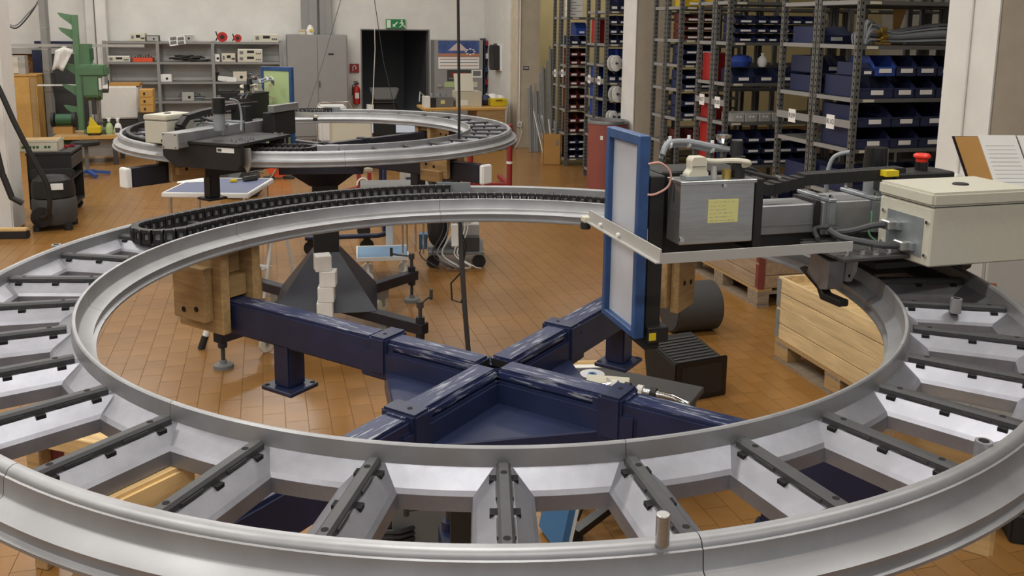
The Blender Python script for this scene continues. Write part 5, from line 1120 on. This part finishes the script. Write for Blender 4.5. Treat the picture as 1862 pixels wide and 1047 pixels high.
MB().b2((-.35, -.03, .03), (L_, .03, .09)).build('rail', 'red_paint', t); MB().bar((0, 0, .06), (-.1, .7, .06), .05, .05).build('rail', 'red_paint', t); MB().bar((L_, 0, .06), (L_-.1, .7, .06), .05, .05).build('rail', 'red_paint', t); MB().cyl((L_, 0, .34), (L_, 0, .37), .04, 12).build('cable_tie', 'white', t)
p0 = fl(650, 352); t = thing('red_bracket', 'red steel bracket on the floor right of the black pedestal', 'bracket', (p0.x, p0.y, 0), R(20))
for x in (0, .13): MB().b2((x, -.02, 0), (x+.045, .03, .26)).build('post', 'red_paint', t)
MB().bar((.2, -.04, .10), (-.45, -.05, .01), .04, .05).build('arm', 'red_paint', t); MB().tube([(.06+.07*math.cos(a), -.05, .12+.08*math.sin(a)) for a in [k*.4 for k in range(9)]], .012, 6).build('hoop', 'cable_white', t); MB().b2((.1, -.1, 0), (.22, -.02, .08)).build('block', 'grey_mid', t)
p0 = fl(668, 462); t = thing('blue_dolly', 'blue tubular platform dolly behind the black pedestal', 'dolly', (p0.x, p0.y, 0), R(12))
MB().tube([(-.55, 0, .17), (.10, 0, .17), (.16, .04, .17), (.17, .10, .17), (.17, .7, .17), (.10, .76, .17), (-.55, .76, .17)], .022, 10).build('frame', 'blue_paint', t, smooth=True)
MB().tube([(.17, .12, .17), (.17, .12, .8), (.17, .2, .88), (.17, .56, .88), (.17, .64, .8), (.17, .64, .17)], .020, 10).build('push_bar', 'blue_paint', t, smooth=True)
for x, y in ((.0, .06), (-.5, .06), (.0, .7), (-.5, .7)): MB().cyl((x, y-.018, .065), (x, y+.018, .065), .065, 18).b2((x-.03, y-.03, .12), (x+.03, y+.03, .16)).build('castor', 'black', t)
p0 = fl(735, 520); t = thing('test_trolley', 'chrome post trolley with pale blue tray behind the foreground ring', 'trolley', (p0.x, p0.y+.1, 0), R(10))
MB().b2((-.38, -.02, .20), (.02, .36, .215)).build('tray', 'blue_mat', t); 
for lo, hi in (((-.39, -.03, .195), (.03, -.02, .225)), ((-.39, .36, .195), (.03, .37, .225)), ((.02, -.02, .195), (.03, .36, .225)), ((-.39, -.02, .195), (-.38, .36, .225))): MB().b2(lo, hi).build('tray_rim', 'white', t)
for x, y in ((-.02, .02), (.02, .14), (.10, .3), (.16, .2)): MB().cyl((x, y, .18), (x, y, .78), .008, 8).build('upright', 'chrome', t)
MB().b2((-.35, .0, .765), (.2, .36, .785)).build('top_board', 'grey_mid', t)
for x, y in ((-.3, .02), (-.3, .32), (.0, .02), (.0, .32)): MB().b2((x-.01, y-.01, .09), (x+.01, y+.01, .195)).cyl((x, y-.014, .045), (x, y+.014, .045), .045, 14).build('castor', 'white', t)
pw = MB().b2((-.14, .40, .20), (-.08, .46, .42)).build('power_strip', 'white', t, bevel=.006)
p0 = fl(775, 505)+Vector((.13, .16, 0)); t = thing('equipment_trolley', 'trolley loaded with grey units and cables behind the foreground ring', 'trolley', (p0.x, p0.y+.12, 0), R(4))
MB().b2((-.14, 0, .12), (.34, .5, .145)).build('deck', 'grey_mid', t)
for x, y in ((-.1, .05), (.30, .05), (-.1, .45), (.30, .45)): MB().cyl((x, y-.016, .055), (x, y+.016, .055), .055, 14).b2((x-.012, y-.02, .06), (x+.012, y+.02, .12)).build('castor', 'black', t)
MB().b2((.06, .12, .146), (.30, .46, .36)).build('unit', 'grey_light', t, bevel=.006); MB().b2((.14, .02, .146), (.30, .12, .27)).build('small_unit', 'grey_dark', t, bevel=.006); MB().bar((.02, .3, .62), (.26, .2, .30), .12, .05).build('panel', 'grey_light', t)
MB().lathe([(.10, -.05), (.24, -.05), (.26, -.03), (.26, .03), (.24, .05), (.10, .05)], 28, closed_prof=True).build('wheel', 'grey_dark', t, (-.05, .25, .41), rot=(R(90), 0, R(78)), smooth=True)
MB().b2((-.03, .16, .18), (.0, .32, .62)).build('plate', 'black', t); MB().b2((-.22, .1, .15), (-.15, .2, .28)).build('blue_pouch', 'teal', t)
rn = random.Random(6)
for k in range(7): x = rn.uniform(-.15, .25); rcable([(x, .05, .6), (x+.03, -.02, .35), (x-.06, -.05, .15), (x+.08, -.10, .05), (x+rn.uniform(-.1, .2), -.06, .02)], .006, 6, 4).build('cable', ('cable_white', 'cable_grey', 'cable_dark')[k % 3], t, smooth=True)
p0 = fl(745, 346, .0); 
t, w_, h = fcab('computer', 'grey blue computer tower behind the foreground ring rim', 'computer', 735, 313, 752, 372, 'grey_light', .35, 1); MB().b2((.02, -.016, h-.14), (w_-.02, -.012, h-.06)).build('drive', 'blue_paint', t)
fcab('equipment_case', 'black equipment case behind the foreground ring rim', 'case', 786, 312, 836, 372, 'black', .5, 1)
# power cord hanging from the ceiling
p0 = fl(852, 642); yh = p0.y
def hang(u, v): k = yh/ray(u, v).y; return Vector((ray(u, v).x*k, yh, CH+ray(u, v).z*k))
top = hang(833, 0); t = thing('power_cable', 'dark power cord hanging from the ceiling down to the floor', 'cord', (top.x, top.y, 0))
def hl(u, v): q = hang(u, v); return (q.x-top.x, 0, q.z)
MB().tube([(0, 0, HC-.01), hl(833, 5), hl(835, 200), hl(834, 300), hl(836, 405)], .0085, 8).build('upper_cord', 'black', t, smooth=True)
MB().tube([hl(836, 405), hl(840, 480), hl(845, 560), hl(852, 642)], .016, 8).build('lower_cord', 'cable_dark', t, smooth=True)
a, b = hl(827, 406), hl(828, 446); MB().bar((a[0], -.02, a[2]), (b[0], -.02, b[2]), .045, .03, (0, 1, 0)).build('socket_strip', 'white', t, bevel=.004)
MB().tube([hl(838, 420), hl(848, 445), hl(842, 480)], .006, 6).tube([hl(843, 490), hl(820, 515), hl(822, 545), hl(838, 550), hl(846, 530)], .006, 6).build('loop', 'black', t, smooth=True)
def string(label, pts, d, m, r=.006):
    P_ = [B(bw(u, v, d)[0], d, bw(u, v, d)[1]) for u, v in pts]; o0 = P_[0]; up = (P_[0]-P_[1]).normalized()
    f = (HC-.02-o0.z)/up.z; P_ = [o0+up*f]+P_; t = thing('hanging_line', label, 'line', o0)
    MB().tube([q-o0 for q in P_], r, 6).build('line', m, t, smooth=True); MB().cyl((P_[-1]-o0), (P_[-1]-o0)-Vector((0, 0, .03)), r*2, 8).build('end', m, t)
string('slanting thin line hanging in front of the steel cabinet', [(619, 2), (585, 120), (560, 195)], 3.5, 'grey_mid'); string('pale thin line hanging before the doorway', [(680, 2), (682, 90), (677, 200)], 3.5, 'cable_white'); string('dark thin line hanging across the doorway', [(681, 0), (697, 110), (722, 215)], 3.0, 'grey_dark')
# desk and equipment behind the further ring
sD, dD = sd(fl(900, 262)); dD = 2.6
s0, zD = bw(772, 203, dD); s1, _ = bw(921, 203, dD); zD = bw(900, 196, dD)[1]
t = thing('desk', 'wooden edged desk with equipment beside the pier', 'desk', B((s0+s1)/2, dD, 0), RZ); L_ = s1-s0
MB().b2((-L_/2, 0, zD-.04), (L_/2, .8, zD)).build('top', 'ply', t, bevel=.003); MB().b2((L_/2-.5, .02, .02), (L_/2-.02, .75, zD-.04)).build('pedestal_unit', 'wood', t)
for x in (-L_/2+.03, -L_/2+.9): MB().b2((x, .05, 0), (x+.05, .1, zD-.04)).build('leg', 'grey_dark', t)
def onD(name, label, cat, u): return thing(name, label, cat, B(bw(u, 196, dD-.2)[0], dD-.2, zD+.001), RZ)
t = onD('optical_unit', 'black and silver instrument with yellow note on the desk', 'instrument', 795); MB().b2((-.2, 0, 0), (.28, .3, .17)).build('case', 'grey_mid', t, bevel=.006); MB().b2((-.22, -.02, 0), (-.12, .2, .18)).build('side_block', 'white', t); MB().b2((-.12, -.01, .0), (-.02, .2, .16)).build('dark_block', 'black', t); MB().b2((.06, -.006, .06), (.13, 0, .12)).build('note', 'yellow_note', t); MB().tube([(-.2, .05, .18), (-.28, .04, .26), (-.3, 0, .1)], .008, 6).build('lead', 'cable_white', t)
for x in (-.06, .06, .16): MB().cyl((x, .15, .17), (x, .15, .23), .03, 10).build('fitting', 'galv', t)
t = onD('open_enclosure', 'pale grey enclosure with raised lid on the desk', 'enclosure', 853); MB().b2((-.22, 0, 0), (.22, .35, .26)).build('box', 'beige', t, bevel=.005); MB().prism([(.0, .27), (.02, .265), (.14, .55), (.12, .555)], 'x', -.24, .08).build('lid', 'beige', t); MB().b2((-.18, -.004, .03), (-.02, 0, .12)).build('label_patch', 'white', t)
t = onD('yellow_case', 'bright yellow case at the right end of the desk', 'case', 907); MB().b2((-.13, 0, 0), (.15, .25, .13)).build('case', 'yellow', t, bevel=.012); MB().tube([(-.05, -.01, .1), (-.05, -.03, .11), (.05, -.03, .11), (.05, -.01, .1)], .008, 6).build('handle', 'black', t)
t = onD('bag_heap', 'crumpled blue and clear bags behind the yellow case', 'bags', 893); t.location += E2*.35+E1*.10
for k, (x, m, r) in enumerate(((-.12, 'shaded_blue_bin', .12), (.02, 'paper', .13), (.16, 'paper', .11), (.1, 'shaded_blue_bin', .08))): MB().lathe([(0, 0), (r, .02), (r*1.1, r*.8), (r*.5, r*1.4), (0, r*1.5)], 9).build('bag', m, t, (x, .05*k, 0))
t = thing('hand_cart', 'chrome handled hand cart between cabinet and further ring', 'cart', B(bw(603, 197, 2.2)[0], 2.2, 0), RZ); zh = bw(603, 186, 2.2)[1]
MB().tube([(-.24, 0, .1), (-.24, 0, zh-.08), (-.18, 0, zh), (.28, 0, zh), (.34, 0, zh-.08), (.34, 0, .1)], .016, 8).build('handle', 'chrome', t, smooth=True); MB().b2((-.3, 0, .1), (.4, .6, .14)).build('deck', 'grey_dark', t); MB().b2((-.2, .1, .141), (.25, .5, zh-.07)).build('load', 'paper', t, bevel=.03)
t = thing('covered_machine', 'machine under a dark grey cover in the doorway', 'machine', B(bw(700, 190, .3)[0], .35, 0), RZ); zc = bw(700, 160, .3)[1]
MB().prism([(-.28, zc), (.27, zc), (.19, zc-.22), (-.2, zc-.22)], 'y', 0, .3).build('cover', 'grey_mid', t, bevel=.02); MB().b2((-.2, .02, 0), (.2, .28, zc-.22)).build('body', 'black', t, bevel=.02); MB().tube([(-.3, 0, zc-.35), (-.25, 0, zc-.27), (.2, 0, zc-.27), (.25, 0, zc-.4)], .02, 8).build('handle_bar', 'black_gloss', t); MB().b2((-.34, -.02, zc-.45), (-.22, .1, zc-.3)).build('white_unit', 'white', t)
# beside the right pillar: cabinet with open binder, conduit
yb = 3.45; k = yb/ray(1790, 356).y; zb_ = CH+ray(1790, 356).z*k; x0 = ray(1786, 500).x*yb/ray(1786, 500).y
t = thing('side_cabinet', 'pale grey cabinet with long handles behind the grey enclosure', 'cabinet', (x0, yb, 0), R(4)); MB().b2((0, 0, 0), (.75, .4, zb_-.002)).build('body', 'grey_light', t, bevel=.005)
for x in (0.01, .38): q = MB().b2((x, -.015, .05), (x+.36, 0, zb_-.06)).build('door', 'grey_light', t, bevel=.003); MB().b2((x+(.02 if x < .1 else .30), -.03, zb_-.75), (x+(.035 if x < .1 else .315), -.015, zb_-.35)).build('handle', 'copper', q)
k = (yb+.1)/ray(1800, 345).y; pb_ = Vector((ray(1800, 345).x*k, yb+.1, zb_)); t = thing('ring_binder', 'open ring binder with a tan divider behind the grey enclosure', 'binder', pb_, R(4))
rt = Matrix.Rotation(R(-22), 3, 'X')
def pg(x0, x1, y, m, nm, hh=.30, sk_=.0):
    q = MB(); q.add([rt @ Vector((x0, y, 0)), rt @ Vector((x1, y, 0)), rt @ Vector((x1-sk_, y, hh)), rt @ Vector((x0-sk_, y, hh)), rt @ Vector((x0, y+.006, 0)), rt @ Vector((x1, y+.006, 0)), rt @ Vector((x1-sk_, y+.006, hh)), rt @ Vector((x0-sk_, y+.006, hh))], [(3, 2, 1, 0), (4, 5, 6, 7), (0, 1, 5, 4), (1, 2, 6, 5), (2, 3, 7, 6), (3, 0, 4, 7)]); return q.build(nm, m, t)
pg(-.07, .26, .012, 'navy_black', 'cover', .235, .05); pg(-.065, .03, .0, 'carton', 'divider', .23, .05); pg(.03, .19, -.003, 'paper', 'page', .235, .05); pg(.20, .42, .0, 'paper', 'page', .235, .05)
for i in range(11):
    z = .02+i*.017; q = MB(); a = rt @ Vector((.045-.05*z/.235, -.0045, z)); b = rt @ Vector((.17-.05*z/.235, -.0045, z+.0)); q.bar(a, b, .0006, .0012).build('text_line', 'grey_light', t)
# conduit and socket on the lit left face of the right pillar
q0 = PIL2 + E2*.2; k = q0.y/ray(1778, 330).y; zs = CH+ray(1778, 330).z*k
t = thing('pillar_conduit', 'pale conduit with a socket on the right pillar', 'conduit', (q0.x-.013*math.cos(TH), q0.y-.013*math.sin(TH), zs), RZ); MB().cyl((-.012, 0, .05), (-.012, 0, HC-zs-.01), .010, 8).build('pipe', 'wall_white', t); q = MB().b2((-.05, -.045, -.05), (0, .045, .05)).build('socket', 'white', t, bevel=.006); MB().cyl((-.052, 0, 0), (-.049, 0, 0), .022, 14).build('socket_face', 'black', q)
